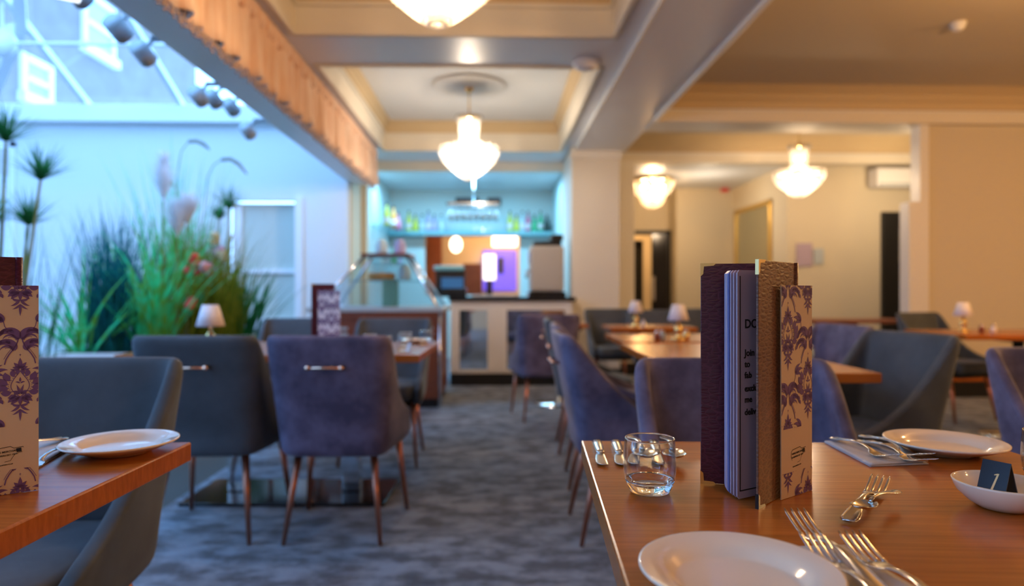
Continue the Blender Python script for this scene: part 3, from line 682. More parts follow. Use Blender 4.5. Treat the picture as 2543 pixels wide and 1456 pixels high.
# wooden cake counter with glass case
c = empty('cake_counter', (-1.0, 6.0, 0), 0, 'red-brown wooden cake counter with louvred front and glass display top', 'display counter')
MB().box(-.62,.52,0,1.0,.08,.86).build('cabinet', 'wood_dark', c, bevel=.006)
MB().box(-.66,.56,-.03,1.02,.86,.90).build('worktop', 'spot', c, bevel=.005)
MB().box(-.60,.50,.03,.98,0,.08).build('plinth', 'black', c)
for i in range(4):
    MB().box(-.58,-.30,-.012,0,.70-.05*i,.725-.05*i).build('slat', 'spot', c); MB().box(.32,.46,-.012,0,.70-.05*i,.725-.05*i).build('slat', 'spot', c)
MB().box(-.62,.52,-.015,0,.80,.86).build('front_rail', 'wood_dark', c)
MB().tube([(.52,-.01,0.02),(.52,-.01,.86)], .012, 8).build('edge_trim', 'chrome', c)
m = MB()
B_ = [(-.60,.02),(.50,.02),(.50,.95),(-.60,.95)]; T_ = [(-.22,.35),(.18,.35),(.18,.75),(-.22,.75)]
m.add([(x,y,.90) for x,y in B_]+[(x,y,1.38) for x,y in T_], [(0,1,5,4),(1,2,6,5),(2,3,7,6),(3,0,4,7)], False)
m.build('glass_case', 'case_glass', c)
for a, b_ in zip(B_, T_): MB().tube([(*a,.90),(*b_,1.38)], .014, 6).build('case_edge', 'chrome', c)
MB().box(-.25,.21,.32,.78,1.38,1.405).build('top_shelf', 'wood_dark', c, bevel=.004)
MB().box(-.36,.32,.25,.85,1.14,1.152).build('inner_shelf', 'case_glass', c)
def bits(name, m, x, y, z, lab, kind, cat):
    mb = MB()
    if kind == 'cake': mb.lathe([(0,0),(.13,0),(.13,.06),(.12,.07),(0,.075)], 24)
    elif kind == 'box': mb.box(-.07,.07,-.05,.05,0,.26)
    elif kind == 'jar': mb.lathe([(0,0),(.055,0),(.06,.02),(.06,.10),(.04,.13),(.04,.15),(0,.15)], 16)
    o = mb.build(name, m, bevel=.004 if kind == 'box' else 0); o.location = (x, y, z); tag(o, lab, cat)
bits('cake', 'cake', -1.08, 6.5, 1.153, 'orange-brown sponge cake on the inner shelf of the glass case', 'cake', 'cake')
bits('cake_cream', 'pink', -1.08, 6.5, 1.228, 'coral icing layer lying on the sponge cake', 'jar', 'icing') if False else None
bits('carton', 'green_box', -.98, 6.4, .902, 'green carton standing inside the glass case', 'box', 'carton')
bits('glass_jar', 'b_clear', -1.10, 6.6, 1.405, 'clear glass jar on the top shelf of the cake case', 'jar', 'jar')
bits('glass_jar', 'b_violet', -.92, 6.6, 1.405, 'pale jar on the top shelf of the cake case, right of the clear one', 'jar', 'jar')
bits('glass_jar', 'b_clear', -.86, 6.5, 1.153, 'glass jar at the right end of the inner case shelf', 'jar', 'jar')
# ================================================================ dining furniture
# plan curve of the chair shell (half), local: front = +y
def plan_half():
    pts = [(0,-.24),(.10,-.24),(.18,-.236),(.222,-.222),(.243,-.19),(.247,-.14),(.25,-.08),(.253,0),(.258,.09),(.262,.16),(.258,.205),(.242,.225)]
    return pts
def make_chair(kind, velvet):
    r = empty('dining_chair', (0,0,0), 0, 'x', 'chair')
    H = plan_half(); full = [(-x,y) for x,y in reversed(H[1:])] + H
    rows = 11; cols = []
    for (x, y) in full:
        f = (y+.24)/.465
        K = ((0,.860),(.11,.860),(.22,.775),(.35,.665),(.52,.572),(.72,.520),(.90,.495),(1.01,.455))
        for (fa,ta),(fb,tb) in zip(K, K[1:]):
            if fa <= f <= fb: top = ta+(tb-ta)*(f-fa)/(fb-fa)
        c = []
        for k in range(rows):
            t = k/(rows-1)
            if k == 0: z = .352
            elif k == 1: z = .372
            else: z = .40 + (top-.40)*((k-2)/(rows-3))
            ins = .90 if k == 0 else (.975 if k == 1 else 1.0)
            back = max(0, 1-f*1.15)
            wx = 1.0 + back*(.07 - .17*(1-min(1,(z-.36)/.48)))
            lean = -.085*max(0,(z-.44))/.41*(0.35+.65*back)
            c.append((x*wx*ins, y*ins + lean, z))
        cols.append(c)
    m = MB(); n = len(full)
    m.add([p for c in cols for p in c], [(i*rows+j, (i+1)*rows+j, (i+1)*rows+j+1, i*rows+j+1) for i in range(n-1) for j in range(rows-1)])
    m.build('backrest', velvet, r, solid=.040, subsurf=2)
    # seat cushion
    def seatring(z, s):
        out = []
        for (x, y) in full: out.append((x*s*.80, max(y,-.19)*s + .0, z))
        out += [(.12*s*.8*2, .255*s, z), (0, .262*s, z), (-.12*s*.8*2, .255*s, z)]
        return out
    m = MB(); m.rings([seatring(.375,.96), seatring(.40,1.0), seatring(.455,1.0), seatring(.475,.96), seatring(.482,.86)])
    m.build('seat', velvet, r, subsurf=1)
    MB().rings([seatring(.352,.90), seatring(.378,.93)]).build('seat_underside', 'seat_under', r)
    for sx in (-1, 1):
        MB().tube([(sx*.155,-.15,.37),(sx*.198,-.225,0)], [.017,.009], 10).build('leg', 'copper', r)
        MB().tube([(sx*.20,.17,.37),(sx*.235,.235,0)], [.017,.009], 10).build('leg', 'copper', r)
    zb = .735; yb = -.235-.085*(zb-.44)/.41
    h = MB().tube([(-.072,yb-.036,zb),(.072,yb-.036,zb)], .0055, 8).build('handle', 'rose_gold', r)
    for sx in (-1,1): MB().tube([(sx*.066,yb+.003,zb),(sx*.066,yb-.028,zb),(sx*.066,yb-.042,zb)], [.010,.007,.010], 10).build('handle_mount', 'rose_gold', h)
    return r
chG = make_chair(0, 'velvet_grey'); chP = make_chair(0, 'velvet_purple'); ug, up = [], []
CG = 'velvet dining chairs'
def chair(col, X, Y, deg, label):
    """deg: facing direction in camera-aligned plan, 0 = away from the viewer, 180 = toward, 90 = to the left"""
    x, y = cw(X, Y)
    return place(chG if col == 'g' else chP, ug if col == 'g' else up, (x, y, 0), radians(deg)-TH, label, CG)
chair('g', -1.09, 1.45, 182, 'large grey velvet chair at the near left table, its inside facing us')
chair('g', -1.28, 2.95, 2, 'grey velvet chair with its back to us, left of the mauve one with the handle')
chair('p', -.735, 2.95, 0, 'mauve velvet chair with its back and gold handle to us, beside the aisle')
chair('g', -1.42, 4.22, 180, 'grey chair facing us across the middle left table, behind the red menu')
chair('g', -.79, 4.18, 178, 'blue-grey chair facing us across the middle left table, in front of the cake counter')
chair('p', .26, 5.55, 8, 'mauve chair with its back to us standing by the bar counter')
chair('g', .53, 4.45, -92, 'slim blue-grey chair seen from the side, farthest of the row along the aisle')
chair('p', .53, 3.68, -92, 'mauve chair in the middle of the row along the right of the aisle')
chair('p', .50, 2.92, -88, 'mauve chair nearest in the row right of the aisle, seen from its side')
chair('p', .555, 1.44, 178, 'mauve chair facing us right behind the tall menu on the near table')
chair('p', 1.50, 3.55, 97, 'mauve chair facing left at the middle right table, behind the larger grey one')
chair('g', 1.43, 2.80, 103, 'large grey chair facing left at the near corner of the middle right table')
chair('g', 1.55, 4.45, 95, 'grey chair mostly hidden behind the damask card, farthest at the middle right table')
chair('p', 1.70, 1.78, 178, 'mauve chair cut off by the right edge of the picture')
chair('g', 3.62, 5.55, 200, 'grey-brown chair at the far right table beside the white pillar')
chair('g', 1.40, 6.40, 178, 'blue-grey chair in the background behind the brass table lamp')
chair('g', 1.05, 6.95, 185, 'grey chair in the background left, near the hall doorway')
chair('g', 1.95, 7.0, 182, 'grey chair in the background right of the hall doorway')

def make_table(name, X0, X1, Y0, Y1, rot, label, base='plate', wood='wood'):
    cx, cy = (X0+X1)/2, (Y0+Y1)/2; w, d = (X1-X0)/2, (Y1-Y0)/2
    x, y = cw(cx, cy)
    r = empty(name, (x, y, 0), radians(rot)-TH, label, 'table', 'wooden dining tables')
    MB().box(-w,w,-d,d,.715,.75).build('tabletop', wood, r, bevel=.003)
    if base == 'plate':
        for s in (-1,1): MB().box(s*w*.42-.045, s*w*.42+.045, -.03,.03,.02,.70).build('post', 'chrome', r, bevel=.004)
        MB().box(-w*.72,w*.72,-min(.215,d*.6),min(.215,d*.6),0,.018).build('base_plate', 'black_gloss', r, bevel=.004)
        MB().box(-w*.7,w*.7,-.08,.08,.69,.715).build('under_frame', 'black', r)
    else:
        MB().tube([(0,0,.02),(0,0,.70)], .035, 16).build('post', 'chrome', r)
        MB().lathe([(0,0),(.24,0),(.235,.012),(.05,.025),(0,.025)], 28).build('base_plate', 'chrome', r)
        MB().box(-.18,.18,-.18,.18,.69,.715).build('under_frame', 'black', r)
    return r
# near right table: left edge through (.129,1.256) and (.105,.638)
make_table('dining_table', .115, .870, .34, 1.256, -2.0, 'near right wooden table carrying the tall menu and number one sign')
make_table('dining_table', -1.36, -.602, .34, 1.256, 0.0, 'near left wooden table carrying a damask card and a plate')
t3 = make_table('dining_table', -1.80, -.42, 3.02, 3.84, 0.0, 'long middle left table with lamp, red menu and glasses')
make_table('dining_table', .60, 1.29, 2.33, 3.72, 0.0, 'middle right table between the grey chairs, bare of plates', 'round')
make_table('dining_table', .64, 1.42, 3.84, 4.62, 0.0, 'table with brass lamp and condiments behind the middle right table', 'round')
make_table('dining_table', .22, .68, 5.95, 6.45, 0.0, 'small table by the bar counter in front of the ribbed column', 'round')
make_table('dining_table', .80, 1.50, 5.40, 5.95, 0.0, 'background table with a lamp beside the ribbed column', 'round')
make_table('dining_table', 3.02, 4.25, 4.45, 5.15, 0.0, 'far right table with a brass lamp in front of the tan wall', 'round')
make_table('dining_table', 2.70, 4.20, 6.9, 7.5, 0.0, 'long dark table in the background below the hall notices', 'round', 'wood_dark')

# ---------------------------------------------------------------- table lamps
def make_lamp():
    r = empty('table_lamp', (0,0,0), 0, 'x', 'lamp')
    MB().lathe([(0,0),(.040,0),(.042,.008),(.030,.014),(.014,.022),(.020,.045),(.026,.060),(.020,.078),(.010,.090),(.008,.115),(0,.115)], 20).build('lamp_base', 'brass', r)
    MB().tube([(0,0,.11),(0,0,.15)], .005, 8).build('stem', 'brass', r)
    m = MB(); n = 36
    m.rings([[(rr*(1+.03*(j%2))*cos(2*pi*j/n), rr*(1+.03*(j%2))*sin(2*pi*j/n), z) for j in range(n)] for rr, z in ((.060,.118),(.034,.213))], cap=False)
    m.build('lamp_shade', 'shade', r, solid=.002)
    return r
lp = make_lamp(); ul = []
for X, Y, z, s, lab in ((-1.43,3.17,.75,1.05,'small lamp with pale shade on the middle left table, before the grasses'), (.99,3.98,.75,1,'brass lamp with white shade left of the tall menu, nearest on the right'),
                (1.04,5.62,.75,1,'small lamp with white shade farthest away beside the ribbed column'), (3.24,4.80,.75,1.0,'brass lamp with pale shade on the far right table')):
    x, y = cw(X, Y); o = place(lp, ul, (x,y,z), 0, lab, 'table lamps'); o.scale = (s,s,s)

# ---------------------------------------------------------------- menus and cards
def plate_m(m, o, u, n, poly, t0, t1):      # polygon (a,z) in the vertical plane through o along u, thickness t0..t1 along n
    P_ = [(o[0]+u[0]*a+n[0]*t, o[1]+u[1]*a+n[1]*t, z) for t in (t0, t1) for a, z in poly]
    k = len(poly)
    area = sum(poly[i][0]*poly[(i+1)%k][1]-poly[(i+1)%k][0]*poly[i][1] for i in range(k))
    m.add(P_, [tuple(range(k)), tuple(range(2*k-1,k-1,-1))]+[(i,(i+1)%k+0,(i+1)%k+k,i+k) for i in range(k)], False)
def menu(S, A, Bk, H, label, pages=True, leather=('burgundy_lit_brown','burgundy'), z0=.7505, text=False):
    """S spine, A outer edge of the front cover, Bk outer edge of the back cover (camera-aligned plan)"""
    s = Vector(cw(*S)); a = Vector(cw(*A)); b = Vector(cw(*Bk))
    r = empty('menu_folder', (s.x, s.y, z0), 0, label, 'menu', 'tall menu folders')
    def cover(name, p, mt):
        d = (p-s); L = d.length; u = d/L; n = (-u.y, u.x)
        m = MB(); plate_m(m, (0,0), u, n, [(0,0),(L,0),(L,H),(0,H)], -.0018, .0018)
        c = m.build(name, mt, r, bevel=.001, clean=True)
        for zz, sg in ((H,-1),(0,1)):
            m = MB(); plate_m(m, (0,0), u, n, [(L+.0006,zz-sg*.0008),(L-.022,zz-sg*.0008),(L-.018,zz+sg*.003),(L-.0045,zz+sg*.004),(L-.0035,zz+sg*.015),(L+.0006,zz+sg*.019)], -.0024, .0024)
            m.build('metal_corner', 'gold' if name == 'back_cover' or zz > .1 else 'black_gloss', c, clean=True)
        return u, L
    ua, La = cover('front_cover', a, leather[0]); ub, Lb = cover('back_cover', b, leather[1])
    MB().tube([(0,0,0),(0,0,H)], .005, 10).build('spine', leather[0], r)
    if pages:
        a0 = atan2(ub.y, ub.x); a1 = atan2(ua.y, ua.x)
        if a1 < a0: a1 += 2*pi
        for i, t in enumerate((.30,.335,.37,.40,.43,.47,.50,.54,.60,.66,.72)):
            an = a0+(a1-a0)*t; L = .104+.0015*i; u = (cos(an), sin(an)); n = (-u[1], u[0]); zz = .006 - .0004*i
            m = MB(); c = .004; h1 = H-.012
            plate_m(m, (0,0), u, n, [(.004,zz),(L-c,zz),(L,zz+c),(L,h1-c),(L-c,h1),(.004,h1)], -.0007, .0007)
            m.build('page', 'page_blue' if i in (3,7) else 'page', r, clean=True)
        if text:
            an = a0+(a1-a0)*.72; u = (cos(an), sin(an)); L = .104+.0015*10; n = (-u[1], u[0])
            for st, zz, sz in (('DO',.232,.017),('Join',.194,.013),('to',.179,.012),('fab',.164,.012),('exclu',.146,.012),('me',.131,.012),('deliv',.114,.012)):
                # text reads from the outer edge toward the spine on the side facing the front cover's outer edge
                mx = Matrix(((-u[0], 0, n[0], u[0]*(L-.014) + n[0]*.0010), (-u[1], 0, n[1], u[1]*(L-.014) + n[1]*.0010), (0,1,0,zz), (0,0,0,1)))
                text_mesh('page_text', st, sz, 'ink', r, mx, bold=.0003)
            m = MB()
            for aa, bb, z1, z2 in ((L-.006,L-.0045,.012,H-.02),(.03,L-.0045,.012,.0135)): plate_m(m, (0,0), u, n, [(aa,z1),(bb,z1),(bb,z2),(aa,z2)], .0006, .0012)
            m.build('page_border', 'ink', r, clean=True)
    return r
menu((.405,.958), (.3175,.8655), (.278,.985), .3225, 'tall burgundy leather menu with gold corners standing open, front cover coloured brown as warmly lit', text=True)
menu((-.712,.965), (-.800,.885), (-.850,.995), .331, 'dark red leather menu at the left edge behind the damask card', leather=('burgundy','burgundy'))
menu((-.895,3.36), (-1.00,3.33), (-.98,3.46), .325, 'dark red menu standing on the middle left table', pages=False, leather=('burgundy','burgundy'))

# damask print
def petal(m, x, y, ang, L, Wd, curl=0.0, n=9, p=0.75):
    h = ang; pts = [(x, y)]; ds = []
    for i in range(n):
        ds.append(h); x += sin(h)*L/n; y += cos(h)*L/n; h += curl/n; pts.append((x,y))
    ds.append(h); l = []; r_ = []
    for i, (a, b) in enumerate(pts):
        t = i/n; w = Wd*.5*max(sin(pi*min(1,t**p)), .02)
        nx, ny = cos(ds[i]), -sin(ds[i]); l.append((a-nx*w, b-ny*w)); r_.append((a+nx*w, b+ny*w))
    vs = [(a,0,b) for a,b in l]+[(a,0,b) for a,b in r_]; k = n+1
    m.add(vs, [(i,i+k,i+1+k,i+1) for i in range(n)], False)
def stroke(m, pts, w):
    vs = []
    for i, (a,b) in enumerate(pts):
        c = pts[max(i-1,0)]; d = pts[min(i+1,len(pts)-1)]; dx, dy = d[0]-c[0], d[1]-c[1]; L = sqrt(dx*dx+dy*dy) or 1; dx/=L; dy/=L
        ww = w*.5; vs += [(a-dy*ww,0,b+dx*ww),(a+dy*ww,0,b-dx*ww)]
    m.add(vs, [(2*i,2*i+1,2*i+3,2*i+2) for i in range(len(pts)-1)], False)
def dot(m, x, y, r): m.add([(x+r*cos(a*pi/3),0,y+r*sin(a*pi/3)) for a in range(6)], [(0,1,2,3,4,5)], False)
def motif(m, cx, cy, k=1.0):        # cy = the cross on top; k: metres per unit (unit = 1 mm)
    q = .001*k
    def P_(a, b): return (cx+a*q, cy+b*q)
    dot(m, *P_(0,0), .7*q); stroke(m, [P_(0,1.6),P_(0,-2.2)], .5*q); stroke(m, [P_(-1.3,0),P_(1.3,0)], .5*q)
    for an, L, w in ((-1.35,9,4.6),(-.72,11,4.8),(0,15,5.0),(.72,11,4.8),(1.35,9,4.6)): x, y = P_(0,-19); petal(m, x, y, an, L*q, w*q)
    for s in (-1,1):
        x, y = P_(s*1.0,-20); petal(m, x, y, s*2.3, 9*q, 4*q, s*1.4); petal(m, x, y, s*1.9, 11*q, 3*q, -s*.9)
        # teardrop
        pts = []
        for i in range(15): t = i/14; pts.append(P_(s*(10.5*sin(pi*t**1.25)), -22-37*t))
        stroke(m, pts, 1.0*q)
        for i in range(2, 13): t = i/14; dot(m, *P_(s*(13.2*sin(pi*t**1.25)), -22-37*t), .62*q)
        # side leaves
        for t, L, w, an in ((.24,11,6.5,.45),(.38,14,8.5,.85),(.52,15,9.5,1.20),(.66,14,9.5,1.60),(.79,12.5,8.5,2.0),(.90,10,7,2.4)):
            x, y = P_(s*(13.6*sin(pi*t**1.25)), -22-37*t); petal(m, x, y, s*an, L*q, w*q, -s*.9, p=.95)
        # inner fleur
        x, y = P_(s*.6,-55)
        petal(m, x, y, s*.15, 14*q, 3.0*q, s*.25); petal(m, x, y, s*.55, 11*q, 3.2*q, s*1.5); petal(m, x, y, s*.9, 8*q, 3*q, s*2.0)
        x, y = P_(s*.5,-40); petal(m, x, y, s*.6, 6*q, 2.2*q, s*1.4)
        # drooping leaves and tail
        x, y = P_(s*1,-59); petal(m, x, y, s*1.75, 15*q, 7.5*q, s*.7); petal(m, x, y, s*2.3, 14*q, 6.0*q, s*.2)
        x, y = P_(s*.6,-70); petal(m, x, y, s*2.0, 11*q, 3.4*q, -s*1.9); petal(m, x, y, s*2.7, 14*q, 3.4*q, -s*1.0)
        x, y = P_(0,-76); petal(m, x, y, s*2.6, 12*q, 2.6*q, -s*.8)
    petal(m, *P_(0,-38), 0, 7*q, 2.6*q); petal(m, *P_(0,-58), pi, 14*q, 4.6*q); petal(m, *P_(0,-76), pi, 17*q, 3.0*q)
    # scrolls in the gap below the motif, and sprigs between the columns
    for s in (-1,1):
        pts = [P_(s*a, b) for a, b in ((17.5,-160),(16,-153),(12.5,-146),(8.5,-140),(5,-134),(2.8,-128),(2,-122))]
        stroke(m, pts, 1.5*q); stroke(m, [(a+s*2.4*q, b+.4*q) for a, b in pts[1:5]], .6*q)
        for y0_, L, w in ((-126,37,10.5),(-141,36,9.5)):
            x0_ = 2.2 if y0_ > -130 else 6.0
            x, y = P_(s*x0_, y0_); petal(m, x, y, s*-.05, L*q, w*q, s*3.3, n=16, p=.62)
            x, y = P_(s*(x0_+1.5), y0_-1); petal(m, x, y, s*.12, (L-13)*q, 3.4*q, s*3.0, n=12, p=.7)
            for u, ll, ww in ((.30,9,4.5),(.45,10,5),(.60,10,5),(.76,9,4.5)):
                th = 3.3*u; rr = L/3.3; x, y = P_(s*(x0_+rr*(1-cos(th))), y0_+rr*sin(th)); petal(m, x, y, s*(th-.5), ll*q, ww*q, s*1.0, p=.9)
            for u in range(7): th = .3+.30*u; rr = L/3.3*.48; dot(m, *P_(s*(x0_+2.5+rr*(1-cos(th))), y0_-1+rr*sin(th)), .62*q)
        for an, L, w in ((-1.15,15,5.0),(-.65,21,6.0),(-.15,20,5.5)):
            x, y = P_(s*32,-27); petal(m, x, y, s*an, L*q, w*q, -s*1.3, p=.7)
        stroke(m, [P_(s*32,-27),P_(s*33,-33),P_(s*36,-38)], .9*q)
def clip(m, x0, x1, z0, z1):
    bm = bmesh.new(); vs = [bm.verts.new(v) for v in m.v]; bm.verts.index_update()
    for f in m.f:
        try: bm.faces.new([vs[i] for i in f])
        except ValueError: pass
    for co, no in (((x0,0,0),(-1,0,0)),((x1,0,0),(1,0,0)),((0,0,z0),(0,0,-1)),((0,0,z1),(0,0,1))):
        bmesh.ops.bisect_plane(bm, geom=bm.verts[:]+bm.edges[:]+bm.faces[:], plane_co=co, plane_no=no, clear_outer=True, dist=1e-7)
    out = MB(); bm.verts.index_update(); out.v = [tuple(v.co) for v in bm.verts]; out.f = [tuple(v.index for v in f.verts) for f in bm.faces]; out.sm = [False]*len(out.f); bm.free(); return out
def card(L, R, H, cols, label, z0=.7505, cm='card', logo=True, plain=.196):
    l = Vector(cw(*L)); r_ = Vector(cw(*R)); d = r_-l; Wd = d.length
    c = MB().box(0,Wd,0,.0016,0,H).build('damask_card', cm); c.location = (l.x,l.y,z0); c.rotation_euler = (0,0,atan2(d.y,d.x))
    tag(c, label, 'card', 'damask pattern cards')
    for za, zb, nm in ((H-plain, H, 0), (0, .034, 1)):
        m = MB()
        for cx, v in cols:
            for k in range(-2, 3):
                for rep in (-1, 0, 1): motif(m, cx+rep*.101, H+v-k*.147 - (.02 if nm else 0))
        m = clip(m, 0.0005, Wd-.0005, za, zb)
        m.v = [(a,-.0005,b) for a,_,b in m.v]; m.build('damask_print', 'damask', c)
    if logo:
        m = MB(); sx = Wd*.32; q = .001
        def P_(a, b): return (sx+a*q*.95, .0495+b*q*.95)
        stroke(m, [P_(0,2),P_(-1.5,6),P_(-1,12),P_(2,15),P_(22,17.5),P_(26,14.5),P_(37,15.5),P_(37.4,14.2)], .75*q); stroke(m, [P_(0,2),P_(1,0)], .8*q)
        stroke(m, [P_(15,-4.5),P_(22,-3.2),P_(25,2),P_(28,6.5),P_(36,8)], .55*q)
        stroke(m, [P_(29,10.8),P_(35,11.4)], 5.4*q)
        m.v = [(a,-.0005,b) for a,_,b in m.v]; m.build('bottle_emblem', 'ink', c)
        for st, px_, pz, sz in (('WINE MERCHANTS',1.0,7.6,3.7),('& SHIPPERS EST 1919',.6,2.6,3.1),('WWW.SHIPPERS.CO.UK',2.5,-10.5,2.0)):
            x, z = P_(px_, pz)
            text_mesh('card_text', st, sz*q, 'ink', c, Matrix(((1,0,0,x),(0,0,-1,-.0004),(0.08,1,0,z),(0,0,0,1))), extr=.0001, bold=.00004)
    return c
card((.3635,.902), (.4257,.9486), .290, ((.0158,-.024),(.0664,-.0955)), 'cream card with purple damask leaning beside the tall menu')
card((-.734,.902), (-.672,.949), .290, ((.0567,-.097),(.0062,-.0235)), 'cream card with purple damask at the left edge of the picture')
card((-.958,3.30), (-.845,3.285), .292, ((.02,-.03),(.07,-.1)), 'pale damask card in front of the dark red menu on the middle table', cm='card_white', logo=False, plain=.24)

# ---------------------------------------------------------------- crockery and cutlery
def lathe_obj(name, prof, m, seg=48, parent=None): return MB().lathe(prof, seg, cap=False).build(name, m, parent)
def make_plate(D):
    R = D/2
    return MB().lathe([(0,.0),(R*.52,.0),(R*.55,.002),(R*.60,.004),(R*.75,.009),(R*.97,.0175),(R,.0195),(R*.995,.0215),(R*.97,.0215),(R*.80,.0165),(R*.69,.0125),(R*.64,.008),(R*.58,.0065),(0,.006)], 72, cap=False).build('plate', 'china')
pl = make_plate(.19); tag(pl, 'x', 'plate')
for i, (X, Y, s, lab) in enumerate(((.214,.632,.98,'round cream plate nearest to us at the bottom edge'), (.760,1.175,1.01,'round cream plate on the far side of the near right table'), (-.688,1.175,.99,'round cream plate on the corner of the near left table'))):
    o = pl if i == 0 else pl.copy()
    if i: COL.objects.link(o)
    x, y = cw(X, Y); o.location = (x, y, .7505); o.scale = (s,s,1); tag(o, lab, 'plate', 'cream side plates')
def make_tumbler():
    r = empty('tumbler_glass', (0,0,0), 0, 'x', 'glass')
    MB().lathe([(0,.0015),(.020,.0015),(.024,0),(.027,.001),(.0300,.006),(.0332,.014),(.0346,.0185),(.0322,.0180),(.0250,.0145),(.0140,.0125),(0,.0120)], 56, cap=False).build('glass_base', 'glass', r, clean=True)
    MB().lathe([(.0330,.0186),(.0347,.0187),(.0362,.028),(.0368,.038),(.0360,.056),(.0346,.0735),(.0340,.0748),(.0333,.0752),(.0326,.0748),(.0330,.0735),(.0346,.056),(.0354,.038),(.0348,.028),(.0330,.0186)], 64, cap=False).build('glass_bowl', 'thin_glass', r, clean=True)
    m = MB(); n = 64
    m.rings([[((.0337+.0012*cos(a))*cos(2*pi*j/n), (.0337+.0012*cos(a))*sin(2*pi*j/n), .0750+.0012*sin(a)) for j in range(n)] for a in [2*pi*i/8 for i in range(9)]], cap=False)
    m.build('glass_rim', 'glass', r, clean=True)
    return r
gl = make_tumbler(); k = 0
for X, Y, lab in ((.1938,.941,'empty glass tumbler standing left of the tall menu'), (-.738,.862,'glass tumbler cut off by the left edge of the picture'), (.795,.985,'glass tumbler just showing at the right edge behind the white dish')):
    o = gl if k == 0 else copy_tree(gl)
    k += 1; x, y = cw(X, Y); o.location = (x, y, .7505); tag(o, lab, 'glass', 'short glass tumblers')

def ribbon(m, pts, seg=12):       # pts: (y, z, halfwidth, halfthick, xoff)
    rs = []
    for y, z, w, h, xo in pts: rs.append([(xo+w*cos(2*pi*j/seg), y, z+h*sin(2*pi*j/seg)) for j in range(seg)])
    m.rings([list(reversed(r)) for r in rs])
def handle_pts(L0, L1):
    out = []
    for t, w, z in ((0,.006,.0035),(.03,.0095,.0035),(.10,.0112,.004),(.22,.0105,.0055),(.38,.0075,.009),(.55,.0050,.012),(.72,.0038,.0135),(.88,.0034,.012),(1,.0040,.009)):
        out.append((L0+(L1-L0)*t, z, w, .0016 if t < .5 else .0017, 0))
    return out
def fork_mesh():
    m = MB(); hp = handle_pts(0,.122)
    ribbon(m, hp + [(.128,.0065,.0075,.0013,0),(.134,.005,.0118,.0011,0),(.146,.0035,.0125,.0010,0),(.150,.0035,.0125,.0010,0)])
    for i in range(4):
        xo = -.0108+.0072*i
        pts = []
        for t in (0,.15,.35,.6,.85,1): pts.append((.148+.050*t, .0035+.0135*t**1.5, (.0019 if t < .95 else .0006), .0009 if t < .95 else .0004, xo*(1+.05*t)))
        ribbon(m, pts, 8)
    # raised border lines of the handle
    for s in (-1,1): ribbon(m, [(y, z+h*.9, .0007, .0006, s*w*.72) for y,z,w,h,_ in hp[1:6]], 6)
    return m
def spoon_mesh(L=.17):
    m = MB(); hp = handle_pts(0,.118)
    ribbon(m, hp); n, k = 12, 20; rs = []
    for i in range(n+1):
        t = i/n; y = .112+.062*t; w = .0005+.0190*sqrt(max(0,1-(2*t-1)**2))*(1-.12*(t-.5))
        z = .0075-.0065*sin(pi*t)+.003*t
        r = [];
        for j in range(k):
            a = 2*pi*j/k; c = cos(a); x = w*c; dep = -.0065*(1-c*c)*sqrt(max(0,1-(2*t-1)**2))
            zz = z + .0055*sqrt(max(0,1-(2*t-1)**2)) + dep + (.0006 if sin(a) > 0 else -.0006)
            r.append((x, y, zz))
        rs.append(r)
    m.rings([list(reversed(r)) for r in rs])
    return m
def knife_mesh():
    m = MB()
    ribbon(m, [(0,.005,.006,.003,0),(.004,.005,.0090,.0042,0),(.03,.0055,.0092,.0045,0),(.06,.0055,.0080,.0045,0),(.080,.0050,.0070,.0042,0),(.085,.0050,.0072,.0042,0),(.087,.0045,.0062,.0028,0)])
    pts = []
    for t, a, b in ((0,-.006,.006),(.06,-.0065,.0075),(.25,-.0070,.0100),(.55,-.0075,.0120),(.80,-.0078,.0120),(.92,-.0078,.0095),(.985,-.0070,.0045),(1,-.0050,.0010)):
        pts.append((.086+.078*t, .0035, (b-a)/2, .0008, (a+b)/2))
    ribbon(m, pts, 12); return m
meshes = {}
def cutlery(kind, hx, hy, tx, ty, label, z=.7505, group='cutlery', roll=0, pitch=0, cat=None, s=1.0):
    """handle end (hx,hy) -> direction of the tip (tx,ty), camera-aligned plan"""
    if kind not in meshes:
        o = {'fork':fork_mesh,'spoon':spoon_mesh,'knife':knife_mesh}[kind]().build({'fork':'fork','spoon':'spoon','knife':'butter_knife'}[kind], 'steel', clean=True); meshes[kind] = o
    else: o = meshes[kind].copy(); COL.objects.link(o)
    x, y = cw(hx, hy); x2, y2 = cw(tx, ty)
    o.rotation_euler = (radians(pitch), radians(roll), atan2(y2-y, x2-x)-pi/2); o.rotation_mode = 'XYZ'
    o.location = (x, y, z); o.scale = (s,s,s)
    tag(o, label, cat or {'fork':'fork','spoon':'spoon','knife':'knife'}[kind], group)
def tp(px, py, z=.755):           # picture point on a level plane -> camera-aligned plan (for laying out the table)
    Y = (CAMH-z)*F/(py-728); return ((px-1271)/F*Y, Y)
g1 = 'cutlery laid at the far left of the near right table'
cutlery('knife', .157,1.238,.148,1.07, 'butter knife lying leftmost at the far corner of the near right table', group=g1)
cutlery('knife', .192,1.238,.178,1.07, 'butter knife second from the left corner of the near right table', group=g1)
cutlery('knife', .232,1.240,.198,1.08, 'butter knife seen through the left side of the tumbler', group=g1)
cutlery('knife', .262,1.238,.238,1.07, 'butter knife seen through the right side of the tumbler', group=g1, z=.7510)
cutlery('spoon', .205,1.245,.245,1.10, 'spoon crossing the knives behind the tumbler, its bowl left', z=.760, group=g1, roll=180) if False else None
cutlery('spoon', .222,1.252,.222,1.10, 'spoon lying over the knives behind the left of the tumbler', z=.7590, group=g1, pitch=-1)
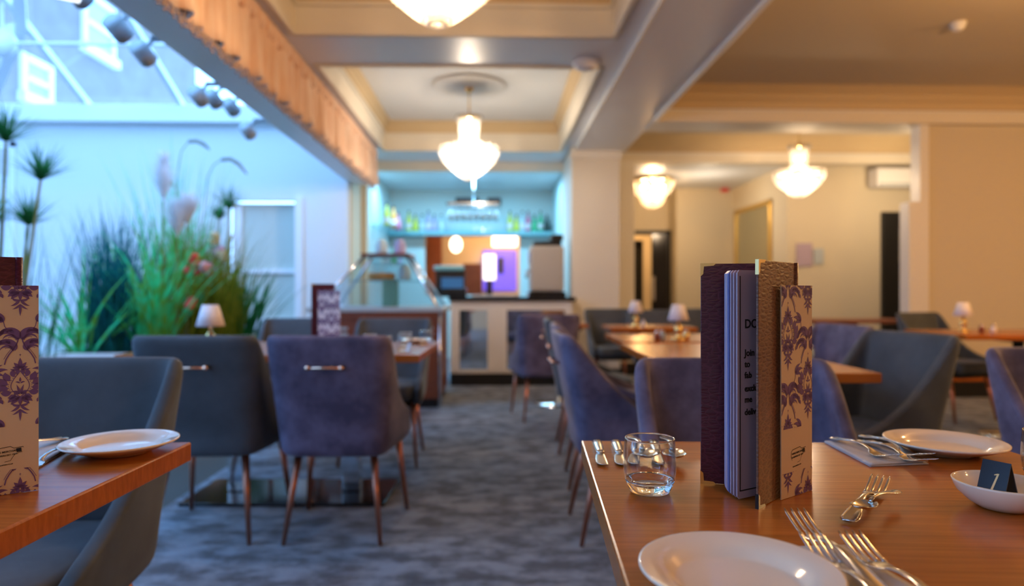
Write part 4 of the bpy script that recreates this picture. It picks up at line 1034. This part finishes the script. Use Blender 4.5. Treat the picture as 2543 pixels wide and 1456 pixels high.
cutlery('spoon', .285,1.248,.268,1.10, 'spoon lying over the knives behind the right of the tumbler', z=.7590, group=g1, pitch=-1)
g2 = 'forks on the far napkin'
cutlery('fork', .602,1.258,.622,1.08, 'fork lying leftmost on the far folded napkin', z=.7545, group=g2, s=.92)
cutlery('fork', .640,1.235,.655,1.05, 'fork in the middle of the far napkin, tines hanging over its edge', z=.7545, group=g2, s=.97)
cutlery('fork', .664,1.270,.668,1.08, 'fork at the right of the far napkin beside the plate', z=.7560, group=g2)
g3 = 'crossed fork and spoon'
a = tp(2105,1292,.755); b = tp(2196,1172,.767)
cutlery('fork', a[0],a[1],b[0],b[1], 'fork crossed under a spoon in the middle of the near right table', group=g3)
a = tp(2228,1236,.756); b = tp(2138,1278,.757)
cutlery('spoon', a[0],a[1],b[0]-.004,b[1]-.004, 'spoon lying across the fork in the middle of the near right table', z=.7625, group=g3, s=.74)
g4 = 'cutlery on the near napkin'
cutlery('fork', .3335,.585,.330,.78, 'uppermost fork on the near napkin, reaching farthest from us', z=.7560, group=g4, pitch=1.5, s=1.0)
cutlery('fork', .3155,.508,.3135,.70, 'left fork on the near napkin beside the plate', z=.7560, group=g4, pitch=2)
cutlery('fork', .368,.517,.360,.71, 'right fork on the near napkin', z=.7550, group=g4, pitch=1.2)
g5 = 'cutlery on the left table'
cutlery('spoon', -.885,1.10,-.775,1.235, 'spoon handle end pointing at the plate on the near left table', z=.7545, group=g5) if False else None
a = tp(163,1110,.757); b = tp(60,1170,.757)
cutlery('fork', a[0]+.01,a[1]+.01,b[0],b[1], 'fork handle on the napkin beside the left plate, nearer one', z=.7545, group=g5)
a = tp(138,1093,.757); b = tp(20,1125,.757)
cutlery('fork', a[0]+.01,a[1]+.015,b[0],b[1], 'fork handle on the napkin beside the left plate, farther one', z=.7545, group=g5)
# napkins: folded paper, four plies
def napkin(quad, label):
    m = MB(); pts = [Vector(cw(*q)) for q in quad]; c = sum(pts, Vector((0,0)))/4; k = 10
    for ply in range(3):
        vs = []; z = .0003+.0011*ply
        for i in range(k+1):
            for j in range(k+1):
                u, v = i/k, j/k; p = pts[0].lerp(pts[1], u).lerp(pts[3].lerp(pts[2], u), v) - c
                p = p*(1-.006*ply); vs.append((p.x, p.y, z + .0007*sin(3*u+ply)*sin(2.4*v+1)*(ply*.5) + (.0025*max(0,v-.85)/.15*u if ply == 2 else 0)))
        n0 = (k+1)**2
        top = [(x, y, z_+.0009) for x, y, z_ in vs]
        fs = []
        for i in range(k):
            for j in range(k): a = i*(k+1)+j; fs += [(a+n0, a+n0+k+1, a+n0+k+2, a+n0+1), (a, a+1, a+k+2, a+k+1)]
        bd = [i*(k+1) for i in range(k+1)]+[k*(k+1)+j for j in range(1,k+1)]+[i*(k+1)+k for i in range(k-1,-1,-1)]+[j for j in range(k-1,0,-1)]
        for i in range(len(bd)): a, b_ = bd[i], bd[(i+1)%len(bd)]; fs.append((a, b_, b_+n0, a+n0))
        m.add(vs+top, fs)
    o = m.build('napkin', 'napkin', clean=True); o.location = (c.x, c.y, .7502); tag(o, label, 'napkin', 'folded paper napkins')
napkin([tp(2046,1096,.753), tp(2168,1093,.753), tp(2306,1150,.753), tp(2160,1156,.753)], 'folded grey napkin under three forks at the far side')
napkin([tp(1930,1360,.753), tp(2096,1352,.753), (.392,.545), (.296,.545)], 'folded grey napkin at the bottom edge right of the near plate')
napkin([tp(-120,1180,.753), tp(60,1090,.753), tp(196,1098,.753), tp(20,1205,.753)], 'folded napkin on the near left table beside the plate')
# dish with number tent
X, Y = .640,.872
x, y = cw(X, Y)
o = MB().lathe([(0,.002),(.022,.002),(.026,0),(.030,.001),(.040,.008),(.052,.020),(.0565,.031),(.0570,.0335),(.0555,.034),(.0545,.031),(.049,.021),(.038,.011),(.026,.006),(0,.005)], 56, cap=False).build('dish', 'china')
o.location = (x, y, .7505); tag(o, 'small round white dish holding the black number sign', 'dish')
r = empty('table_number_sign', (x-.006, y+.002, .7505+.0085), radians(-60)-TH, 'black folded sign with a gold number 1 standing in the dish', 'sign')
hw, hh, dd = .0165, .0510, .022
m = MB(); t = .0016
for s in (-1,1):
    m.add([(-hw,s*dd,0),(hw,s*dd,0),(hw,0,hh),(-hw,0,hh),(-hw,s*(dd-t*1.6),0),(hw,s*(dd-t*1.6),0),(hw,0,hh-t*1.6),(-hw,0,hh-t*1.6)],
          [(0,1,2,3),(7,6,5,4),(0,4,5,1),(3,2,6,7),(1,5,6,2),(0,3,7,4)] if s < 0 else [(3,2,1,0),(4,5,6,7),(1,5,4,0),(7,6,2,3),(2,6,5,1),(4,7,3,0)], False)
m.build('folded_board', 'navy', r, clean=True)
sl = Vector((0, dd, hh)).normalized(); nn = Vector((0,-hh,dd)).normalized()
mx = Matrix(((1, 0, 0, -.0085), (0, sl.y, nn.y, -dd+.0035*sl.y+nn.y*.0004), (0, sl.z, nn.z, .0035*sl.z+nn.z*.0004), (0,0,0,1)))
one = MB()
for poly in ([(.0,0),(.013,0),(.013,.0012),(.0,.0012)], [(.0050,0),(.0080,0),(.0100,.036),(.0078,.036)], [(.0078,.036),(.0046,.0342),(.0048,.0330),(.0076,.0338)]):
    one.add([(a+.12*b,b,0) for a,b in poly], [(0,1,2,3)], False)
one.xf(mx).build('number', 'gold_ink', r)

# little things on the farther tables
def cruet(X, Y, lab, m='b_clear'):
    x, y = cw(X, Y); r = empty('condiment_pot', (x,y,.7505), 0, lab, 'condiment pot', 'condiment pots on the tables')
    MB().lathe([(0,0),(.016,0),(.020,.01),(.019,.03),(.014,.042),(0,.042)], 14).build('pot_body', m, r); MB().lathe([(0,.042),(.015,.042),(.014,.054),(0,.058)], 14).build('lid', 'chrome', r)
cruet(-1.36,3.10,'small glass pot right of the lamp on the middle left table'); cruet(-1.38,3.20,'brass-coloured pot close behind the middle left lamp','brass')
cruet(.90,4.0,'small glass pot left of the nearest right-hand lamp'); cruet(.86,3.96,'brown pot leftmost beside the right-hand lamp','wood_dark'); cruet(1.05,4.02,'brass pot right of the nearest right-hand lamp','brass')
cruet(3.33,4.74,'dark pot right of the far right lamp','wood_dark'); cruet(3.40,4.72,'pale pot on the far right table','plastic'); cruet(1.10,5.60,'white pot beside the farthest lamp','plastic'); cruet(1.28,2.88,'glass pot near the corner of the middle right table')
k = 0
for X, Y, lab in ((-.60,3.15,'leftmost glass on the middle left table'),(-.52,3.22,'second glass from left on the middle left table'),(-.55,3.45,'glass behind the pair on the middle left table'),(-.47,3.62,'rear glass by the white plate on the middle left table'),(-.70,3.30,'glass partly hidden by the mauve chair')):
    o = copy_tree(gl); x, y = cw(X, Y); o.location = (x,y,.7505); tag(o, 'small tumbler, ' + lab, 'glass', 'short glass tumblers')
o = pl.copy(); COL.objects.link(o); x, y = cw(-.535,3.74) ; o.location = (x, y, .7505); tag(o, 'white plate at the far end of the middle left table', 'plate', 'cream side plates')
# ================================================================ plants
def blade(m, b, az, L, w, lean, droop, n=7):
    x, y, z = b; el = pi/2 - lean; pts = []
    for i in range(n+1):
        pts.append((x,y,z)); x += cos(az)*cos(el)*L/n; y += sin(az)*cos(el)*L/n; z += sin(el)*L/n; el -= droop/n*(.4+1.2*i/n)
    px_, py_ = -sin(az), cos(az); vs = []
    for i, (a, c, d) in enumerate(pts):
        t = i/n; ww = w*(.55+.9*t if t < .4 else .91*(1-((t-.4)/.6)**1.6)+.02)
        vs += [(a-px_*ww, c-py_*ww, d), (a+px_*ww, c+py_*ww, d)]
    m.add(vs, [(2*i,2*i+1,2*i+3,2*i+2) for i in range(n)])
    return pts
def clump(name, mt, X, Y, z0, n, Lr, w, lean, droop, spread, label, cat='plant', extra=None):
    x, y = cw(X, Y); r = empty(name, (x,y,z0), 0, label, cat)
    m = MB(); tips = []
    for i in range(n):
        az = random.uniform(0,2*pi); q = random.random()**.6
        tips.append(blade(m, (random.uniform(-1,1)*spread*.5, random.uniform(-1,1)*spread*.5, 0), az, random.uniform(*Lr), w*random.uniform(.7,1.2), lean*q, droop*random.uniform(.4,1.3)))
    m.build('foliage', mt, r)
    if extra: extra(r, tips)
    return r
def planter(x0, x1, y0, y1, z, label):
    r = empty('planter', ((x0+x1)/2, (y0+y1)/2, 0), 0, label, 'planter')
    a, b = (x1-x0)/2, (y1-y0)/2
    m = MB(); m.box(-a,a,-b,-b+.03,0,z); m.box(-a,a,b-.03,b,0,z); m.box(-a,-a+.03,-b,b,0,z); m.box(a-.03,a,-b,b,0,z); m.box(-a-.015,a+.015,-b-.015,-b+.045,z,z+.025); m.box(-a-.015,a+.015,b-.045,b+.015,z,z+.025); m.box(-a-.015,-a+.045,-b,b,z,z+.025); m.box(a-.045,a+.015,-b,b,z,z+.025)
    m.build('trough', 'gloss_white', r)
    MB().box(-a+.03,a-.03,-b+.03,b-.03,z-.08,z-.04).build('soil', 'seat_under', r)
planter(-3.05, -2.35, 4.55, 7.2, .60, 'long white planter trough at the conservatory edge holding the grasses')
z0 = .56
def pxX(px, Y): return (px-1271)/F*Y
# broad bright leaves, left
clump('strap_leaf_plant', 'leaf_green', pxX(205,4.65), 4.65, z0, 60, (.45,.9), .014, .95, .9, .12, 'low bright green strap-leaved plant at the left end of the planter')
clump('strap_leaf_plant', 'leaf_green', pxX(375,4.85), 4.85, z0, 70, (.6,1.15), .017, .60, .8, .22, 'large bright green strap-leaved plant in the middle of the planter')
clump('blue_grass', 'leaf_teal', pxX(265,4.72), 4.72, z0, 230, (.6,1.12), .006, .28, .35, .22, 'upright dark teal grass between the two bright green plants')
clump('blue_grass', 'leaf_teal', pxX(300,5.4), 5.4, z0, 160, (.7,1.3), .006, .30, .4, .25, 'dark teal grass behind the large bright green plant')
clump('tall_grass', 'leaf_green', pxX(425,5.6), 5.6, z0, 130, (.9,1.85), .006, .30, .35, .2, 'tall thin green grass rising behind the strap-leaved plant')
clump('olive_grass', 'leaf_olive', pxX(500,5.3), 5.3, z0, 320, (.5,1.15), .006, .35, .45, .32, 'dense olive green grass behind the small lamp')
clump('olive_grass', 'leaf_olive', pxX(545,6.0), 6.0, z0, 260, (.5,1.2), .006, .35, .45, .30, 'olive grass right of the dense clump, with pale flowers')
clump('dark_shrub', 'leaf_dark', pxX(600,6.5), 6.5, z0, 150, (.4,.95), .012, .75, .5, .22, 'dark green spiky shrub at the right end of the planter')
clump('fine_grass', 'leaf_olive', pxX(480,6.1), 6.1, z0, 90, (1.0,1.75), .004, .28, .3, .25, 'tall fine grass with seed heads behind the plumes')
# flowers
def flower_stem(X, Y, h, mt, lab, k):
    x, y = cw(X, Y); r = empty('flower_stem', (x,y,z0), 0, lab, 'flower', 'flowers among the olive grass')
    MB().tube([(0,0,0 if h > .1 else -.3),(.01,0,h*.5),(0,.01,h)], .003, 5).build('stem', 'leaf_olive', r)
    m = MB()
    for i in range(k): a = random.uniform(0,6.28); m.ball((.04*cos(a)*random.random(), .04*sin(a)*random.random(), h+random.uniform(-.035,.035)), .028, 7, 5)
    m.build('flower_head', mt, r)
names_f = [(480,648,'flower_red','coral flower head, highest of the red ones'),(478,668,'flower_red','coral flower just below the highest red one'),(478,755,'flower_red','coral flower low behind the small lamp'),(510,662,'flower_pink','pink flower right of the coral ones'),(540,630,'flower_pink','pink flower head highest on the right of the grass'),
           (552,638,'flower_cream','cream flower beside the highest pink one'),(525,590,'flower_cream','small cream flower above the pink ones'),(577,700,'flower_cream','cream flower head low on the right'),(580,715,'flower_cream','cream flower head lowest on the right'),(520,672,'flower_pink','pale pink flower between coral and cream ones')]
for px, py, mt, lab in names_f:
    Y = 4.8 if px < 515 else (5.2 if px < 560 else 6.3); z = CAMH+(728-py)/F*Y
    flower_stem(pxX(px,Y), Y, z-z0, mt, lab, 5)
# plumes and arching seed heads
def plume(px, py0, py1, Y, lab):
    X = pxX(px, Y); x, y = cw(X, Y); zt = CAMH+(728-py0)/F*Y-z0; zb = CAMH+(728-py1)/F*Y-z0
    r = empty('pampas_plume', (x,y,z0), 0, lab, 'plume', 'pampas plumes')
    MB().tube([(0,0,0),(0,0,zb)], .005, 6).build('stem', 'stem_tan', r)
    m = MB()
    for i in range(420):
        t = random.random(); a = random.uniform(0,6.28); blade(m, (0,0,zb+(zt-zb)*t*.85), a, random.uniform(.10,.24)*(1.1-.6*t), .0036, .5, .8, 3)
    m.build('feathery_head', 'plume', r)
plume(405, 375, 500, 4.9, 'pale pampas plume rising highest among the grasses'); plume(440, 505, 590, 4.8, 'broad pale pampas plume in the middle of the grasses'); plume(465, 490, 560, 4.85, 'pale pampas plume right of the broad one')
def foxtail(pts, lab):
    P_ = []
    for px, py in pts: P_.append(Vector((*cw(pxX(px,5.9),5.9), CAMH+(728-py)/F*5.9)))
    b = Vector((P_[0].x, P_[0].y, z0)); r = empty('foxtail_stem', b, 0, lab, 'grass', 'arching foxtail stems')
    MB().tube([(0,0,0)]+[tuple(p-b) for p in P_], .004, 5).build('stem', 'stem_tan', r)
    q = P_[len(P_)//2:]; MB().tube([tuple(p-b) for p in q], [.016]*(len(q)-1)+[.006], 8).build('seed_head', 'seedhead', r)
foxtail([(505,560),(505,440),(512,400),(535,400),(560,395),(585,405),(614,432)], 'foxtail stem arching to the right against the pale wall') if False else None
foxtail([(500,600),(515,440),(530,410),(550,397),(572,395),(592,407),(612,432)], 'foxtail stem arching to the right against the pale wall')
foxtail([(430,600),(440,430),(450,375),(468,352),(487,350),(505,358),(520,372)], 'foxtail stem arching highest above the grasses')
foxtail([(450,620),(455,520),(440,470),(425,455),(412,458),(405,470)], 'foxtail stem curling left in front of the plume')
# papyrus at the far left
def papyrus(px, py, Y, R, lab, n=130, base=None):
    X = pxX(px, Y); x, y = cw(X, Y); z = CAMH+(728-py)/F*Y
    bx, by = cw(*(base or (X-.1, Y))); r = empty('papyrus', (bx,by,z0-.3), 0, lab, 'plant', 'papyrus stems')
    tx, ty, tz = x-bx, y-by, z-(z0-.3)
    MB().tube([(0,0,0),(tx*.5-.02,ty*.5,tz*.5),(tx,ty,tz)], [.012,.010,.007], 8).build('stem', 'stem_tan', r)
    m = MB()
    for i in range(n): blade(m, (tx,ty,tz), random.uniform(0,6.28), 1.15*R*random.uniform(.6,1.05), .0032, 1.25*random.random()**.7, random.uniform(.0,.7), 5)
    for i in range(26): blade(m, (tx,ty,tz), random.uniform(0,6.28), R*.42, .006, random.uniform(0.1,1.0), .3, 4)
    m.build('leaf_umbel', 'leaf_dark', r)
B1 = (pxX(30,3.9), 3.9)
papyrus(14, 352, 3.7, .22, 'papyrus stem with the highest leaf head at the left edge', base=(pxX(0,3.9),3.9)); papyrus(100, 448, 3.7, .21, 'papyrus stem with round leaf head right of the highest one', base=B1)
papyrus(70, 560, 3.9, .22, 'papyrus with a low leaf head above the damask card', base=B1); papyrus(570, 520, 6.2, .24, 'small papyrus head showing at the right above the flowers', base=(pxX(560,6.2),6.2))
papyrus(-30, 560, 3.6, .22, 'papyrus head partly outside the left edge', base=(pxX(0,3.8),3.8))
papyrus(545, 545, 5.9, .16, 'smaller papyrus head above the pink flowers', base=(pxX(540,5.9),5.9))
x, y = cw(pxX(20,3.9),3.9)
planter(x-.35, x+.35, y-.35, y+.35, .34, 'square white planter holding the papyrus at the left')
clump('fine_grass', 'leaf_dark', pxX(60,3.95), 3.95, .30, 90, (.7,1.4), .004, .30, .3, .3, 'thin dark green grass among the papyrus stems at the left')
